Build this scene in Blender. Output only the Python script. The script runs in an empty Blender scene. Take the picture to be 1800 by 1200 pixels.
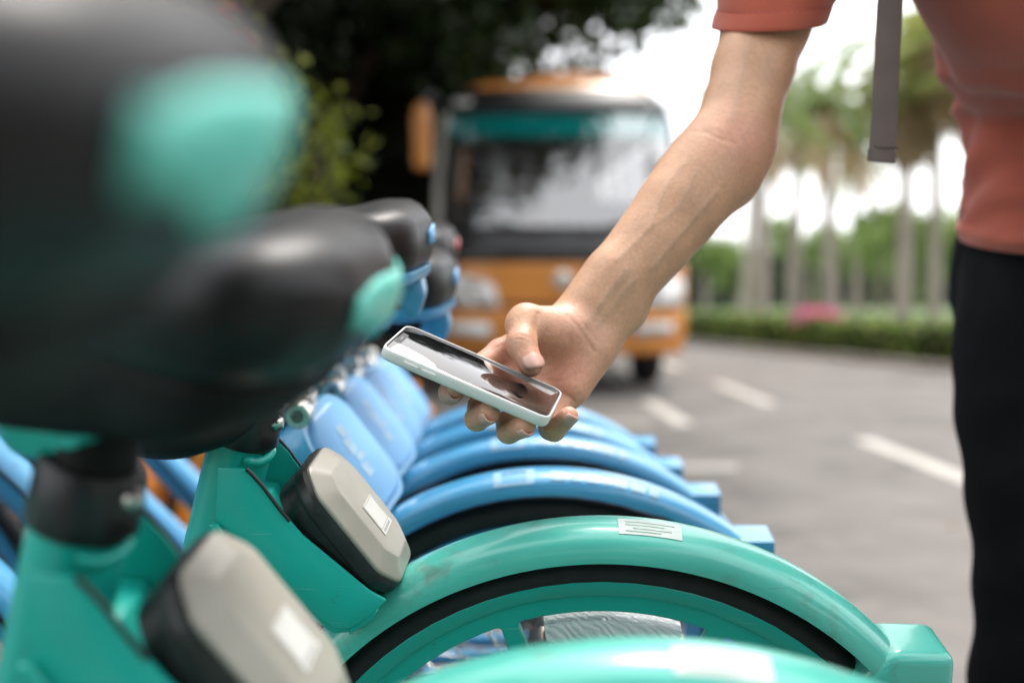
import bpy, bmesh, math, random
import numpy as np
from mathutils import Vector, Matrix, Euler
R = math.radians
random.seed(7); rng = np.random.default_rng(11)
scene = bpy.context.scene
COL = scene.collection

# ------------------------------------------------------------------ camera, sky, sun, exposure
CAM_H = 0.82
cam_d = bpy.data.cameras.new('camera'); cam = bpy.data.objects.new('camera', cam_d); COL.objects.link(cam)
cam.location = (0, 0, CAM_H)
cam.rotation_euler = (R(90 - 2.434), 0, R(-1.432))
cam_d.lens = 40; cam_d.sensor_width = 36; cam_d.clip_start = 0.02; cam_d.clip_end = 2000
cam_d.dof.use_dof = True; cam_d.dof.focus_distance = 0.93; cam_d.dof.aperture_fstop = 2.25; cam_d.dof.aperture_blades = 9
scene.camera = cam

SUN_EL, SUN_AZ = R(64), R(25)          # azimuth: direction the light comes from, clockwise from +Y
w = bpy.data.worlds.new('World'); scene.world = w; w.use_nodes = True
nt = w.node_tree; nt.nodes.clear()
sky = nt.nodes.new('ShaderNodeTexSky'); sky.sky_type = 'NISHITA'; sky.sun_disc = False
sky.sun_elevation = SUN_EL; sky.sun_rotation = SUN_AZ; sky.dust_density = 4; sky.air_density = 1
mix = nt.nodes.new('ShaderNodeMixRGB'); mix.inputs[0].default_value = 0.85
mix.inputs[2].default_value = (9.2, 9.25, 9.4, 1)        # even cloud cover
bg = nt.nodes.new('ShaderNodeBackground'); bg.inputs[1].default_value = 0.12
wo = nt.nodes.new('ShaderNodeOutputWorld')
nt.links.new(sky.outputs[0], mix.inputs[1]); nt.links.new(mix.outputs[0], bg.inputs[0]); nt.links.new(bg.outputs[0], wo.inputs[0])
sun_d = bpy.data.lights.new('sun', 'SUN'); sun = bpy.data.objects.new('sun', sun_d); COL.objects.link(sun)
sun_d.energy = 1.4; sun_d.angle = R(20); sun_d.color = (1, .95, .88)
sd = Vector((math.sin(SUN_AZ) * math.cos(SUN_EL), math.cos(SUN_AZ) * math.cos(SUN_EL), math.sin(SUN_EL)))
sun.rotation_euler = (-sd).to_track_quat('-Z', 'Y').to_euler()
vs = scene.view_settings; vs.view_transform = 'Standard'; vs.look = 'None'; vs.gamma = 1; vs.use_curve_mapping = False
vs.exposure = 1.35
scene.render.engine = 'CYCLES'
cy = scene.cycles; cy.use_denoising = True; cy.max_bounces = 7; cy.transparent_max_bounces = 12; cy.caustics_reflective = False; cy.caustics_refractive = False
cy.sample_clamp_indirect = 6

CAM_M = Matrix.Translation(cam.location) @ cam.rotation_euler.to_matrix().to_4x4()
def at(px, py, Y):
    """surveyed point: photograph pixel at depth Y metres down the road"""
    d = CAM_M.to_3x3() @ Vector(((px - 900) / 2000, -(py - 600) / 2000, -1))
    return Vector(cam.location) + d * (Y / d.y)

# ------------------------------------------------------------------ helpers
def tag(o, label=None, cat=None, group=None, kind=None):
    if label: o['label'] = label
    if cat: o['category'] = cat
    if group: o['group'] = group
    if kind: o['kind'] = kind
    return o
def empty(name, loc=(0, 0, 0), rot=(0, 0, 0)):
    o = bpy.data.objects.new(name, None); COL.objects.link(o); o.location = loc; o.rotation_euler = rot
    o.empty_display_size = .1
    return o
def link(name, me, mat=None, parent=None, smooth=True):
    o = bpy.data.objects.new(name, me); COL.objects.link(o)
    if mat is not None:
        for m in (mat if isinstance(mat, (list, tuple)) else [mat]): me.materials.append(m)
    if smooth and len(me.polygons): me.polygons.foreach_set('use_smooth', [True] * len(me.polygons))
    if parent is not None: o.parent = parent
    return o
def mk(name, V, F, mat, parent=None, smooth=True):
    me = bpy.data.meshes.new(name); me.from_pydata([tuple(v) for v in V], [], [tuple(f) for f in F]); me.update()
    return link(name, me, mat, parent, smooth)
def np_mesh(name, V, F, mat, parent=None, smooth=False, mi=None):
    V = np.asarray(V, np.float32); F = np.asarray(F, np.int32); k = F.shape[1]
    me = bpy.data.meshes.new(name); me.vertices.add(len(V)); me.vertices.foreach_set('co', V.ravel())
    me.loops.add(F.size); me.loops.foreach_set('vertex_index', F.ravel())
    me.polygons.add(len(F)); me.polygons.foreach_set('loop_start', np.arange(0, F.size, k, dtype=np.int32))
    me.polygons.foreach_set('loop_total', np.full(len(F), k, np.int32))
    if mi is not None: me.polygons.foreach_set('material_index', np.asarray(mi, np.int32))
    me.update(); me.validate()
    return link(name, me, mat, parent, smooth)
def autosmooth(o, deg=35):
    me = o.data
    bm = bmesh.new(); bm.from_mesh(me)
    for f in bm.faces: f.smooth = True
    for e in bm.edges:
        e.smooth = not (len(e.link_faces) == 2 and e.calc_face_angle(0) > R(deg))
    bm.to_mesh(me); bm.free(); return o
def from_bm(name, bm, mat, parent=None, smooth=True, deg=35):
    bmesh.ops.recalc_face_normals(bm, faces=bm.faces[:])
    me = bpy.data.meshes.new(name); bm.to_mesh(me); bm.free()
    o = link(name, me, mat, parent, smooth)
    if smooth: autosmooth(o, deg)
    return o
def prism(name, poly, y0, y1, mat, parent=None, bevel=.004, seg=3, M=None, deg=35):
    """polygon in XZ extruded along Y, edges bevelled"""
    bm = bmesh.new()
    a = [bm.verts.new((p[0], y0, p[1])) for p in poly]; f = bm.faces.new(a)
    r = bmesh.ops.extrude_face_region(bm, geom=[f])
    for v in r['geom']:
        if isinstance(v, bmesh.types.BMVert): v.co.y = y1
    bmesh.ops.recalc_face_normals(bm, faces=bm.faces[:])
    if bevel: bmesh.ops.bevel(bm, geom=bm.edges[:], offset=bevel, segments=seg, profile=.5, affect='EDGES', clamp_overlap=True)
    if M is not None: bm.transform(M)
    return from_bm(name, bm, mat, parent, deg=deg)
def box(name, c, s, mat, parent=None, bevel=.003, seg=2, M=None):
    x, y, z = c; a, b, d = s[0] / 2, s[1] / 2, s[2] / 2
    return prism(name, [(x - a, z - d), (x + a, z - d), (x + a, z + d), (x - a, z + d)], y - b, y + b, mat, parent, bevel, seg, M)
def frame_of(t, up=Vector((0, 0, 1))):
    t = t.normalized()
    if abs(t.dot(up)) > .95: up = Vector((0, 1, 0))
    a = t.cross(up).normalized(); b = a.cross(t).normalized()
    return a, b
def tube_geo(pts, rad, n=14, caps=True):
    pts = [Vector(p) for p in pts]
    if not isinstance(rad, (list, tuple)): rad = [rad] * len(pts)
    V, F = [], []
    a = None
    for i, p in enumerate(pts):
        t = (pts[min(i + 1, len(pts) - 1)] - pts[max(i - 1, 0)]).normalized()
        if a is None: a, b = frame_of(t)
        else:
            a = (a - t * a.dot(t)).normalized(); b = a.cross(t)
        r = rad[i]; ra, rb = (r if isinstance(r, tuple) else (r, r))
        for k in range(n):
            th = 2 * math.pi * k / n
            V.append(p + a * math.cos(th) * ra + b * math.sin(th) * rb)
    for i in range(len(pts) - 1):
        for k in range(n):
            F.append((i * n + k, i * n + (k + 1) % n, (i + 1) * n + (k + 1) % n, (i + 1) * n + k))
    if caps:
        F.append(tuple(range(n - 1, -1, -1))); F.append(tuple(range((len(pts) - 1) * n, len(pts) * n)))
    return V, F
def tube(name, pts, rad, mat, parent=None, n=14, caps=True):
    V, F = tube_geo(pts, rad, n, caps)
    o = mk(name, V, F, mat, parent); autosmooth(o, 50); return o
def spline(pts, k=6):
    """Catmull-Rom through pts"""
    P = [Vector(p) for p in pts]; P = [P[0] * 2 - P[1]] + P + [P[-1] * 2 - P[-2]]; out = []
    for i in range(1, len(P) - 2):
        for j in range(k):
            t = j / k; a, b, c, d = P[i - 1:i + 3]
            out.append(.5 * ((2 * b) + (c - a) * t + (2 * a - 5 * b + 4 * c - d) * t * t + (3 * b - a - 3 * c + d) * t ** 3))
    out.append(P[-2]); return out
def lathe(name, prof, mat, parent=None, n=32, axis='Y', c=(0, 0, 0), closed=True):
    """profile of (radius, height) turned round an axis"""
    V, F = [], []; m = len(prof)
    for k in range(n):
        th = 2 * math.pi * k / n
        for r, h in prof:
            u, v = r * math.cos(th), r * math.sin(th)
            V.append({'Y': (c[0] + u, c[1] + h, c[2] + v), 'Z': (c[0] + u, c[1] + v, c[2] + h), 'X': (c[0] + h, c[1] + u, c[2] + v)}[axis])
    for k in range(n):
        for j in range(m if closed else m - 1):
            a, b = k * m + j, k * m + (j + 1) % m
            c2, d = ((k + 1) % n) * m + (j + 1) % m, ((k + 1) % n) * m + j
            F.append((a, b, c2, d))
    bm = bmesh.new(); vs_ = [bm.verts.new(v) for v in V]
    for f in F: bm.faces.new([vs_[i] for i in f])
    bmesh.ops.remove_doubles(bm, verts=bm.verts[:], dist=1e-6)
    return from_bm(name, bm, mat, parent, deg=40)
def copy_tree(o, parent=None, swap=None):
    c = o.copy(); COL.objects.link(c); c.parent = parent
    for ch in list(o.children): copy_tree(ch, c)
    return c

# ------------------------------------------------------------------ materials
def mat(name, col, rough=.5, metal=0, var=.12, vscale=8, bump=0, bscale=200, coat=0, spec=.5, rvar=.1, scratch=None, dirt=None, dscale=25, dthr=.62, sss=0, sheen=0, detail=4):
    m = bpy.data.materials.new(name); m.use_nodes = True; t = m.node_tree; N = t.nodes; L = t.links
    b = N['Principled BSDF']; b.inputs['Roughness'].default_value = rough; b.inputs['Metallic'].default_value = metal
    b.inputs['Specular IOR Level'].default_value = spec
    if coat: b.inputs['Coat Weight'].default_value = coat; b.inputs['Coat Roughness'].default_value = .12
    if sheen: b.inputs['Sheen Weight'].default_value = sheen
    tc = N.new('ShaderNodeTexCoord')
    n1 = N.new('ShaderNodeTexNoise'); n1.inputs['Scale'].default_value = vscale; n1.inputs['Detail'].default_value = detail
    L.new(tc.outputs['Object'], n1.inputs['Vector'])
    mr = N.new('ShaderNodeMapRange'); mr.inputs[1].default_value = .3; mr.inputs[2].default_value = .7; mr.inputs[3].default_value = 1 - var; mr.inputs[4].default_value = 1 + var
    L.new(n1.outputs['Fac'], mr.inputs[0])
    mx = N.new('ShaderNodeMixRGB'); mx.blend_type = 'MULTIPLY'; mx.inputs[0].default_value = 1; mx.inputs[1].default_value = (*col, 1)
    L.new(mr.outputs[0], mx.inputs[2]); out = mx.outputs[0]
    if dirt:
        n2 = N.new('ShaderNodeTexNoise'); n2.inputs['Scale'].default_value = dscale; n2.inputs['Detail'].default_value = 8; n2.inputs['Roughness'].default_value = .7
        L.new(tc.outputs['Object'], n2.inputs['Vector'])
        r2 = N.new('ShaderNodeMapRange'); r2.inputs[1].default_value = dthr; r2.inputs[2].default_value = dthr + .12; r2.inputs[3].default_value = 0; r2.inputs[4].default_value = .75
        L.new(n2.outputs['Fac'], r2.inputs[0])
        m2 = N.new('ShaderNodeMixRGB'); m2.inputs[2].default_value = (*dirt, 1); L.new(r2.outputs[0], m2.inputs[0]); L.new(out, m2.inputs[1]); out = m2.outputs[0]
    if scratch:
        for ang, thr in ((.5, .715), (-.9, .73)):
            mp = N.new('ShaderNodeMapping'); mp.inputs['Rotation'].default_value = (.3, ang, .2); mp.inputs['Scale'].default_value = (14, 30, 420)
            L.new(tc.outputs['Object'], mp.inputs[0]); ns = N.new('ShaderNodeTexNoise'); ns.inputs['Scale'].default_value = 1; ns.inputs['Detail'].default_value = 2
            L.new(mp.outputs[0], ns.inputs['Vector']); rs = N.new('ShaderNodeMapRange'); rs.inputs[1].default_value = thr; rs.inputs[2].default_value = thr + .05; rs.inputs[4].default_value = .55
            L.new(ns.outputs['Fac'], rs.inputs[0]); ms = N.new('ShaderNodeMixRGB'); ms.inputs[2].default_value = (*scratch, 1); L.new(rs.outputs[0], ms.inputs[0]); L.new(out, ms.inputs[1]); out = ms.outputs[0]
    L.new(out, b.inputs['Base Color'])
    if rvar:
        n3 = N.new('ShaderNodeTexNoise'); n3.inputs['Scale'].default_value = vscale * 3; n3.inputs['Detail'].default_value = 6
        L.new(tc.outputs['Object'], n3.inputs['Vector'])
        r3 = N.new('ShaderNodeMapRange'); r3.inputs[3].default_value = max(.02, rough - rvar); r3.inputs[4].default_value = min(1, rough + rvar)
        L.new(n3.outputs['Fac'], r3.inputs[0]); L.new(r3.outputs[0], b.inputs['Roughness'])
    if bump:
        n4 = N.new('ShaderNodeTexNoise'); n4.inputs['Scale'].default_value = bscale; n4.inputs['Detail'].default_value = 5
        L.new(tc.outputs['Object'], n4.inputs['Vector'])
        bp = N.new('ShaderNodeBump'); bp.inputs['Strength'].default_value = bump; bp.inputs['Distance'].default_value = .001
        L.new(n4.outputs['Fac'], bp.inputs['Height']); L.new(bp.outputs[0], b.inputs['Normal'])
    if sss:
        b.inputs['Subsurface Weight'].default_value = sss; b.inputs['Subsurface Radius'].default_value = (.008, .003, .0015); b.inputs['Subsurface Scale'].default_value = 1
    m['b'] = 0
    return m
def leaf_mat(name, col, trans=.4, rough=.5):
    m = bpy.data.materials.new(name); m.use_nodes = True; t = m.node_tree; N = t.nodes; L = t.links
    b = N['Principled BSDF']; b.inputs['Roughness'].default_value = rough
    tc = N.new('ShaderNodeTexCoord'); n1 = N.new('ShaderNodeTexNoise'); n1.inputs['Scale'].default_value = 9
    L.new(tc.outputs['Object'], n1.inputs['Vector'])
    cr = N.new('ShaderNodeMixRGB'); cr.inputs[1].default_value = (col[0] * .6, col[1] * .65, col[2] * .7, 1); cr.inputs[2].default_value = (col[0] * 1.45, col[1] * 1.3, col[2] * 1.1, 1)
    L.new(n1.outputs['Fac'], cr.inputs[0]); L.new(cr.outputs[0], b.inputs['Base Color'])
    tr = N.new('ShaderNodeBsdfTranslucent'); L.new(cr.outputs[0], tr.inputs[0])
    mx = N.new('ShaderNodeMixShader'); mx.inputs[0].default_value = trans
    L.new(b.outputs[0], mx.inputs[1]); L.new(tr.outputs[0], mx.inputs[2]); L.new(mx.outputs[0], N['Material Output'].inputs[0])
    return m
M = {}
TEAL = (.009, .41, .345); BLUE = (.06, .31, .55)
M['teal'] = mat('teal paint', TEAL, .38, var=.1, vscale=6, rvar=.12, coat=.3, scratch=(.25, .55, .48), dirt=(.04, .10, .09), dscale=34, dthr=.66, bump=.05, bscale=300)
M['teal_fender'] = mat('teal fender plastic', (.075, .47, .385), .36, var=.12, vscale=7, rvar=.12, coat=.6, scratch=(.04, .20, .17), dirt=(.10, .24, .19), dscale=18, dthr=.54, bump=.06, bscale=250)
M['mint'] = mat('mint plastic', (.13, .56, .47), .27, var=.06)
M['blue'] = mat('blue paint', BLUE, .34, var=.1, vscale=6, coat=.6, rvar=.12, scratch=(.3, .5, .65), dirt=(.03, .1, .2), dscale=26, dthr=.64)
M['blue_lid'] = mat('pale blue plastic', (.16, .42, .74), .4, var=.08, vscale=9, rvar=.12)
M['orange'] = mat('orange frame paint', (.72, .25, .02), .4, var=.1, coat=.2)
M['black'] = mat('black plastic', (.012, .012, .013), .38, var=.25, vscale=20, rvar=.15, bump=.15, bscale=400)
M['saddle'] = mat('black vinyl saddle', (.007, .007, .0075), .40, spec=.30, var=.2, vscale=15, rvar=.08, bump=.12, bscale=600)
M['boot'] = mat('black rubber boot', (.006, .006, .006), .62, var=.2, spec=.2)
M['tyre'] = mat('tyre rubber', (.012, .012, .012), .75, var=.3, vscale=30, bump=.4, bscale=150)
M['grey'] = mat('warm grey plastic', (.30, .28, .235), .42, var=.06, vscale=25, rvar=.1, dirt=(.16, .15, .13), dscale=130, dthr=.74, bump=.05, bscale=500)
M['band'] = mat('scuffed black band', (.016, .015, .015), .42, var=.4, vscale=60, rvar=.2, dirt=(.07, .06, .06), dscale=90, dthr=.6, bump=.4, bscale=120)
M['steel'] = mat('bright steel', (.62, .6, .57), .3, metal=1, var=.15, vscale=60, rvar=.15)
M['dark_steel'] = mat('dark steel', (.2, .19, .18), .4, metal=1, var=.2, vscale=60)
M['sticker'] = mat('white sticker', (.55, .54, .51), .5, var=.05, vscale=60)
M['sticker_print'] = mat('sticker ink', (.28, .27, .27), .6, var=.2, vscale=90)
M['white_print'] = mat('worn white lettering', (.30, .50, .66), .45, var=.3, vscale=60, dirt=(.08, .33, .56), dscale=60, dthr=.5)
M['faint_print'] = mat('faded sticker ink', (.44, .53, .49), .6, var=.2, vscale=90)
M['fender_sticker'] = mat('worn fender sticker', (.50, .58, .54), .45, var=.12, vscale=50, dirt=(.2, .48, .40), dscale=70, dthr=.55)
M['gold_print'] = mat('pale worn print', (.34, .52, .66), .5, var=.2, vscale=40)
M['reflector'] = mat('clear ribbed reflector', (.62, .65, .66), .18, var=.12, vscale=60, coat=.5)
_rt = M['reflector'].node_tree; _wv = _rt.nodes.new('ShaderNodeTexWave'); _wv.inputs['Scale'].default_value = 70; _wv.inputs['Distortion'].default_value = 6
_wv.bands_direction = 'DIAGONAL'; _tc = _rt.nodes.new('ShaderNodeTexCoord'); _rt.links.new(_tc.outputs['Object'], _wv.inputs['Vector'])
_bp = _rt.nodes.new('ShaderNodeBump'); _bp.inputs['Strength'].default_value = .55; _bp.inputs['Distance'].default_value = .002; _rt.links.new(_wv.outputs['Fac'], _bp.inputs['Height']); _rt.links.new(_bp.outputs[0], _rt.nodes['Principled BSDF'].inputs['Normal'])
M['red'] = mat('red reflector', (.5, .02, .02), .25, coat=.6)
M['screw'] = mat('screw', (.3, .25, .2), .4, metal=1)
# ------------------------------------------------------------------ ground
M['asphalt'] = mat('asphalt', (.138, .127, .118), .85, var=.34, vscale=1.6, rvar=.05, dirt=(.175, .158, .142), dscale=5, dthr=.5, bump=.9, bscale=90, spec=.3, detail=9)
M['paint'] = mat('worn road paint', (.42, .395, .36), .7, var=.12, vscale=6, dirt=(.2, .19, .18), dscale=18, dthr=.58)
def sheet(name, pts, z, m_):
    return mk(name, [(x, y, z) for x, y in pts], [tuple(range(len(pts)))], m_, smooth=False)
tag(sheet('road', [(-400, -300), (400, -300), (400, 900), (-400, 900)], 0, M['asphalt']), kind='structure')
# ------------------------------------------------------------------ share bicycles
# local frame: rear wheel stands at the origin, the bicycle points along -X, near side is -Y
WZ = .30
def bl(px, py):      # measured on the in-focus bicycle
    return ((px - 850) / 2128 - .105, CAM_H - (py - 515) / 2128)
def arc_sweep(name, sec, a0, a1, mat_, parent, n=48, c=(0, 0, WZ), taper=None):
    """closed section of (radius, y) swept round the wheel centre"""
    V, F = [], []; m = len(sec)
    for i in range(n + 1):
        t = i / n; a = R(a0 + (a1 - a0) * t)
        for r, y in sec: V.append((c[0] + r * math.cos(a), c[1] + y, c[2] + r * math.sin(a)))
    for i in range(n):
        for j in range(m):
            F.append((i * m + j, i * m + (j + 1) % m, (i + 1) * m + (j + 1) % m, (i + 1) * m + j))
    F.append(tuple(range(m - 1, -1, -1))); F.append(tuple(range(n * m, (n + 1) * m)))
    o = mk(name, V, F, mat_, parent); autosmooth(o, 48); return o
def fender_section(ro=.333, wd=.031, bot=.307, th=.0028, round_=.022):
    out = []
    out.append((bot, -wd))
    for k in range(9):
        a = math.pi * (1 - k / 8)                   # over the crown
        y = wd * math.cos(a); r = ro - round_ + round_ * (math.sin(a) ** .75 if math.sin(a) > 0 else 0)
        out.append((r, y))
    out.append((bot, wd)); 
    inn = [(bot, wd - th)]
    for k in range(9):
        a = math.pi * k / 8
        y = (wd - th) * math.cos(a); r = ro - th - round_ + round_ * (max(math.sin(a), 0) ** .75)
        inn.append((r, y))
    inn.append((bot, -wd + th))
    return out + inn
def crown_sec(a0, a1, lo, hi, ro=.333, wd=.031, round_=.022, k=5):
    """strip that hugs the fender between two section angles (180 = near side, 90 = crown)"""
    def q(a, off):
        a = R(a); return (ro + off - round_ + round_ * (max(math.sin(a), 0) ** .75), (wd + off) * math.cos(a))
    A = [a0 + (a1 - a0) * i / k for i in range(k + 1)]
    return [q(a, lo) for a in A] + [q(a, hi) for a in reversed(A)]
def curve_plate(name, splines, depth, bevel, mat_, parent, y=0):
    """flat plate with holes from closed 2D outlines"""
    cu = bpy.data.curves.new(name, 'CURVE'); cu.dimensions = '2D'; cu.fill_mode = 'BOTH'; cu.extrude = depth; cu.bevel_depth = bevel; cu.bevel_resolution = 1
    for pts in splines:
        s = cu.splines.new('POLY'); s.points.add(len(pts) - 1); s.use_cyclic_u = True
        for p, q in zip(s.points, pts): p.co = (q[0], q[1], 0, 1)
    o = bpy.data.objects.new('tmp', cu); COL.objects.link(o)
    dg = bpy.context.evaluated_depsgraph_get(); me = bpy.data.meshes.new_from_object(o.evaluated_get(dg))
    bpy.data.objects.remove(o); bpy.data.curves.remove(cu)
    me.transform(Matrix.Translation((0, y, 0)) @ Matrix.Rotation(R(90), 4, 'X')); me.name = name
    ob = link(name, me, mat_, parent); autosmooth(ob, 40); return ob
def round_poly(P, r, k=5):
    out = []; n = len(P)
    for i in range(n):
        p, q, s = Vector(P[i - 1]), Vector(P[i]), Vector(P[(i + 1) % n])
        d1, d2 = (p - q), (s - q); rr = min(r, d1.length * .45, d2.length * .45)
        a, b = q + d1.normalized() * rr, q + d2.normalized() * rr
        for j in range(k + 1):
            t = j / k; out.append(tuple((a * (1 - t) + q * t) * (1 - t) + (q * (1 - t) + b * t) * t))
    return out
def ring_pts(r, n=72): return [(r * math.cos(2 * math.pi * i / n), r * math.sin(2 * math.pi * i / n)) for i in range(n)]
def wheel(parent, c, style, pm, ang=0):
    e = empty('wheel'); e.parent = parent; e.location = c
    tor = [(.2890 + .0125 * math.cos(a), .0165 * math.sin(a)) for a in [2 * math.pi * k / 14 for k in range(14)]]
    lathe('tyre', tor, M['tyre'], e, n=72)
    if style == 'mag':
        lathe('rim', [(.284, -.0158), (.288, -.0125), (.288, .0125), (.284, .0158), (.274, .0135), (.270, .009), (.270, -.009), (.274, -.0135)], pm, e, n=72)
        outs = [ring_pts(.2715)]
        for k in range(9):
            a0 = R(ang + 40 * k); h = R(18.8); ri, ro = .085, .256
            hole = [(ro * math.cos(a0 - h + 2 * h * i / 10), ro * math.sin(a0 - h + 2 * h * i / 10)) for i in range(11)]
            hi = R(11)
            hole += [(ri * math.cos(a0 + hi - 2 * hi * i / 4), ri * math.sin(a0 + hi - 2 * hi * i / 4)) for i in range(5)]
            outs.append(round_poly(hole, .016, 4))
        curve_plate('spokes', outs, .004, .002, pm, e)
        # ribbed clear reflector bolted across one opening
        a0 = R(ang)
        rf = arc_sweep('spoke_reflector', [(.214, -.009), (.217, -.012), (.244, -.012), (.248, -.009), (.248, .009), (.244, .012), (.217, .012), (.214, .009)], ang - 13.5, ang + 13.5, M['reflector'], e, n=16, c=(0, 0, 0))
        for s in (-1, 1):
            a = a0 + s * R(14.6)
            lathe('bolt', [(0, -.014), (.006, -.014), (.006, .014), (0, .014)], M['screw'], rf, n=10, c=(.231 * math.cos(a), 0, .231 * math.sin(a)), closed=False)
    else:
        lathe('rim', [(.272, -.012), (.276, -.009), (.276, .009), (.272, .012), (.250, .011), (.246, .006), (.246, -.006), (.250, -.011)], pm, e, n=72)
        V, F = [], []
        for k in range(28):
            a = 2 * math.pi * k / 28; s = (-1) ** k; b = a + s * .5
            v, f = tube_geo([(.03 * math.cos(b), s * .025, .03 * math.sin(b)), (.249 * math.cos(a), 0, .249 * math.sin(a))], .0013, 5)
            F += [tuple(i + len(V) for i in q) for q in f]; V += v
        mk('spokes', V, F, M['steel'], e)
        arc_sweep('spoke_reflector', [(.19, -.006), (.215, -.006), (.215, .006), (.19, .006)], 55, 90, M['reflector'], e, n=12, c=(0, 0, 0))
    lathe('hub', [(0, -.045), (.012, -.045), (.014, -.03), (.034, -.028), (.036, -.02), (.02, -.015), (.02, .015), (.036, .02), (.034, .028), (.014, .03), (.012, .045), (0, .045)], M['dark_steel'], e, n=24, closed=False)
    return e

# seat tube axis
ST = Vector((-.296, 0, .705)); SB = Vector((-.417, 0, .30)); SDIR = (ST - SB).normalized()
def lid_frame(kind):
    u = Vector((.60, 0, -.80)); n = Vector((.80, 0, .60)); v = Vector((0, 1, 0))
    c = Vector((-.201, 0, .637)) if kind == 'teal' else Vector((-.216, 0, .642))
    roll = R(16 if kind != 'teal' else 4); v, n = v * math.cos(roll) + n * math.sin(roll), n * math.cos(roll) - v * math.sin(roll)
    m = Matrix((( u.x, v.x, n.x, c.x), (u.y, v.y, n.y, c.y), (u.z, v.z, n.z, c.z), (0, 0, 0, 1)))
    return m
def stack(name, loops, mat_, parent, m4, deg=32, cap=True):
    """loops of equal point count stacked into a solid"""
    n = len(loops[0]); V = [m4 @ Vector(p) for lp in loops for p in lp]; F = []
    for i in range(len(loops) - 1):
        for k in range(n): F.append((i * n + k, i * n + (k + 1) % n, (i + 1) * n + (k + 1) % n, (i + 1) * n + k))
    F.append(tuple(range(n - 1, -1, -1))); F.append(tuple(range((len(loops) - 1) * n, len(loops) * n)))
    o = mk(name, V, F, mat_, parent); autosmooth(o, deg); return o
def octo(L, W, cl, cw, z, r=.008):
    return [(x, y, z) for x, y in round_poly([(-L + cl, -W), (L - cl, -W), (L, -W + cw), (L, W - cw), (L - cl, W), (-L + cl, W), (-L, W - cw), (-L, -W + cw)], r, 4)]
def saddle(parent, kind, lift=0, fwd=0, patch=True, red=False, lip=True):
    """dome-shaped saddle; returns the part"""
    c0 = ST + SDIR * (.055 + lift) + Vector((-fwd, 0, 0))
    L = .275
    def half(x):      # plan half width, x: 0 nose .. 1 tail
        return .021 + .030 * min(1, x / .45) ** 1.3 + .058 * (1 / (1 + math.exp(-(x - .60) * 13)))
    # outline by walking nose -> tail -> nose
    side = []
    for i in range(25):
        x = i / 24; hw = half(x)
        if x < .08: hw *= math.sqrt(max(0, 1 - ((.08 - x) / .08) ** 2)) * .999 + .001
        if x > .74: hw *= max(0, 1 - ((x - .74) / .26) ** 2.3) ** .5
        side.append((x * L, hw))
    outl = [(x, -h) for x, h in side] + [(x, h) for x, h in reversed(side[1:-1])]
    # evenly resample
    P = outl + [outl[0]]; acc = [0]
    for a, b in zip(P, P[1:]): acc.append(acc[-1] + math.dist(a, b))
    n = 72; out = []
    for i in range(n):
        d = acc[-1] * i / n
        j = max(k for k in range(len(acc)) if acc[k] <= d); j = min(j, len(P) - 2); t = (d - acc[j]) / max(1e-9, acc[j + 1] - acc[j])
        out.append((P[j][0] * (1 - t) + P[j + 1][0] * t, P[j][1] * (1 - t) + P[j + 1][1] * t))
    x0 = -.125                                       # nose end relative to clamp is x0-..., tail is to +X
    def ztop(x): return .048 + .030 * max(0, (x / L - .45) / .55) ** 1.4 - (.024 if kind == 'teal' else .014) * max(0, (x / L - .76) / .24) ** 2 - .012 * (1 - x / L) ** 2 - .006 * math.sin(math.pi * x / L)
    def zbot(x): return .0 - .010 * (x / L) ** 2
    prof = [(.80, 0), (.865, .07), (.925, .18), (.97, .32), (.995, .46), (1.0, .58), (.985, .70), (.945, .81), (.865, .905), (.72, .962), (.5, .985), (.25, 1.0)]
    if kind == 'blue': prof = [(.93, 0), (.965, .06), (.985, .15), (.998, .28), (1.0, .44), (.995, .58), (.98, .70), (.94, .81), (.86, .905), (.72, .962), (.5, .985), (.25, 1.0)]
    def pt(i, s, h, off=0):
        x, y = out[i % n]; cx = L * .52
        px_, py_ = cx + (x - cx) * s, y * s
        if off:
            nx, ny = x - cx, y * 2.2; l = math.hypot(nx, ny) or 1; px_ += nx / l * off; py_ += ny / l * off
        zz = zbot(x) + (ztop(px_) * (.88 if kind == 'blue' else 1) - zbot(x)) * h
        return (c0.x + x0 + px_ - .02, py_, c0.z + zz)
    V, F = [], []
    for s, h in prof:
        for i in range(n): V.append(pt(i, s, h))
    V.append((c0.x + x0 + L * .52 - .02, 0, c0.z + ztop(L * .52)))
    for r in range(len(prof) - 1):
        for i in range(n): F.append((r * n + i, r * n + (i + 1) % n, (r + 1) * n + (i + 1) % n, (r + 1) * n + i))
    for i in range(n): F.append(((len(prof) - 1) * n + i, (len(prof) - 1) * n + (i + 1) % n, len(V) - 1))
    F.append(tuple(range(n - 1, -1, -1)))
    e = empty('saddle'); e.parent = parent
    mk('pad', V, F, M['saddle'], e)
    # moulded shell underneath
    mshell = {'teal': M['teal'], 'blue': M['blue'], 'orange': M['black']}[kind]
    def low(name, prof2, m_, cx=L * .46):
        V, F = [], []
        for s, d in prof2:
            for i in range(n):
                x, y = out[i]
                V.append((c0.x + x0 - .02 + cx + (x - cx) * s, y * s, c0.z + zbot(x) + d * (1 - .55 * max(0, x / L - .35)) ))
        for r in range(len(prof2) - 1):
            for i in range(n): F.append((r * n + i, (r + 1) * n + i, (r + 1) * n + (i + 1) % n, r * n + (i + 1) % n))
        F.append(tuple(range((len(prof2) - 1) * n, len(prof2) * n))); F.append(tuple(range(n - 1, -1, -1)))
        o = mk(name, V, F, m_, e); autosmooth(o, 60); return o
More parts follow.
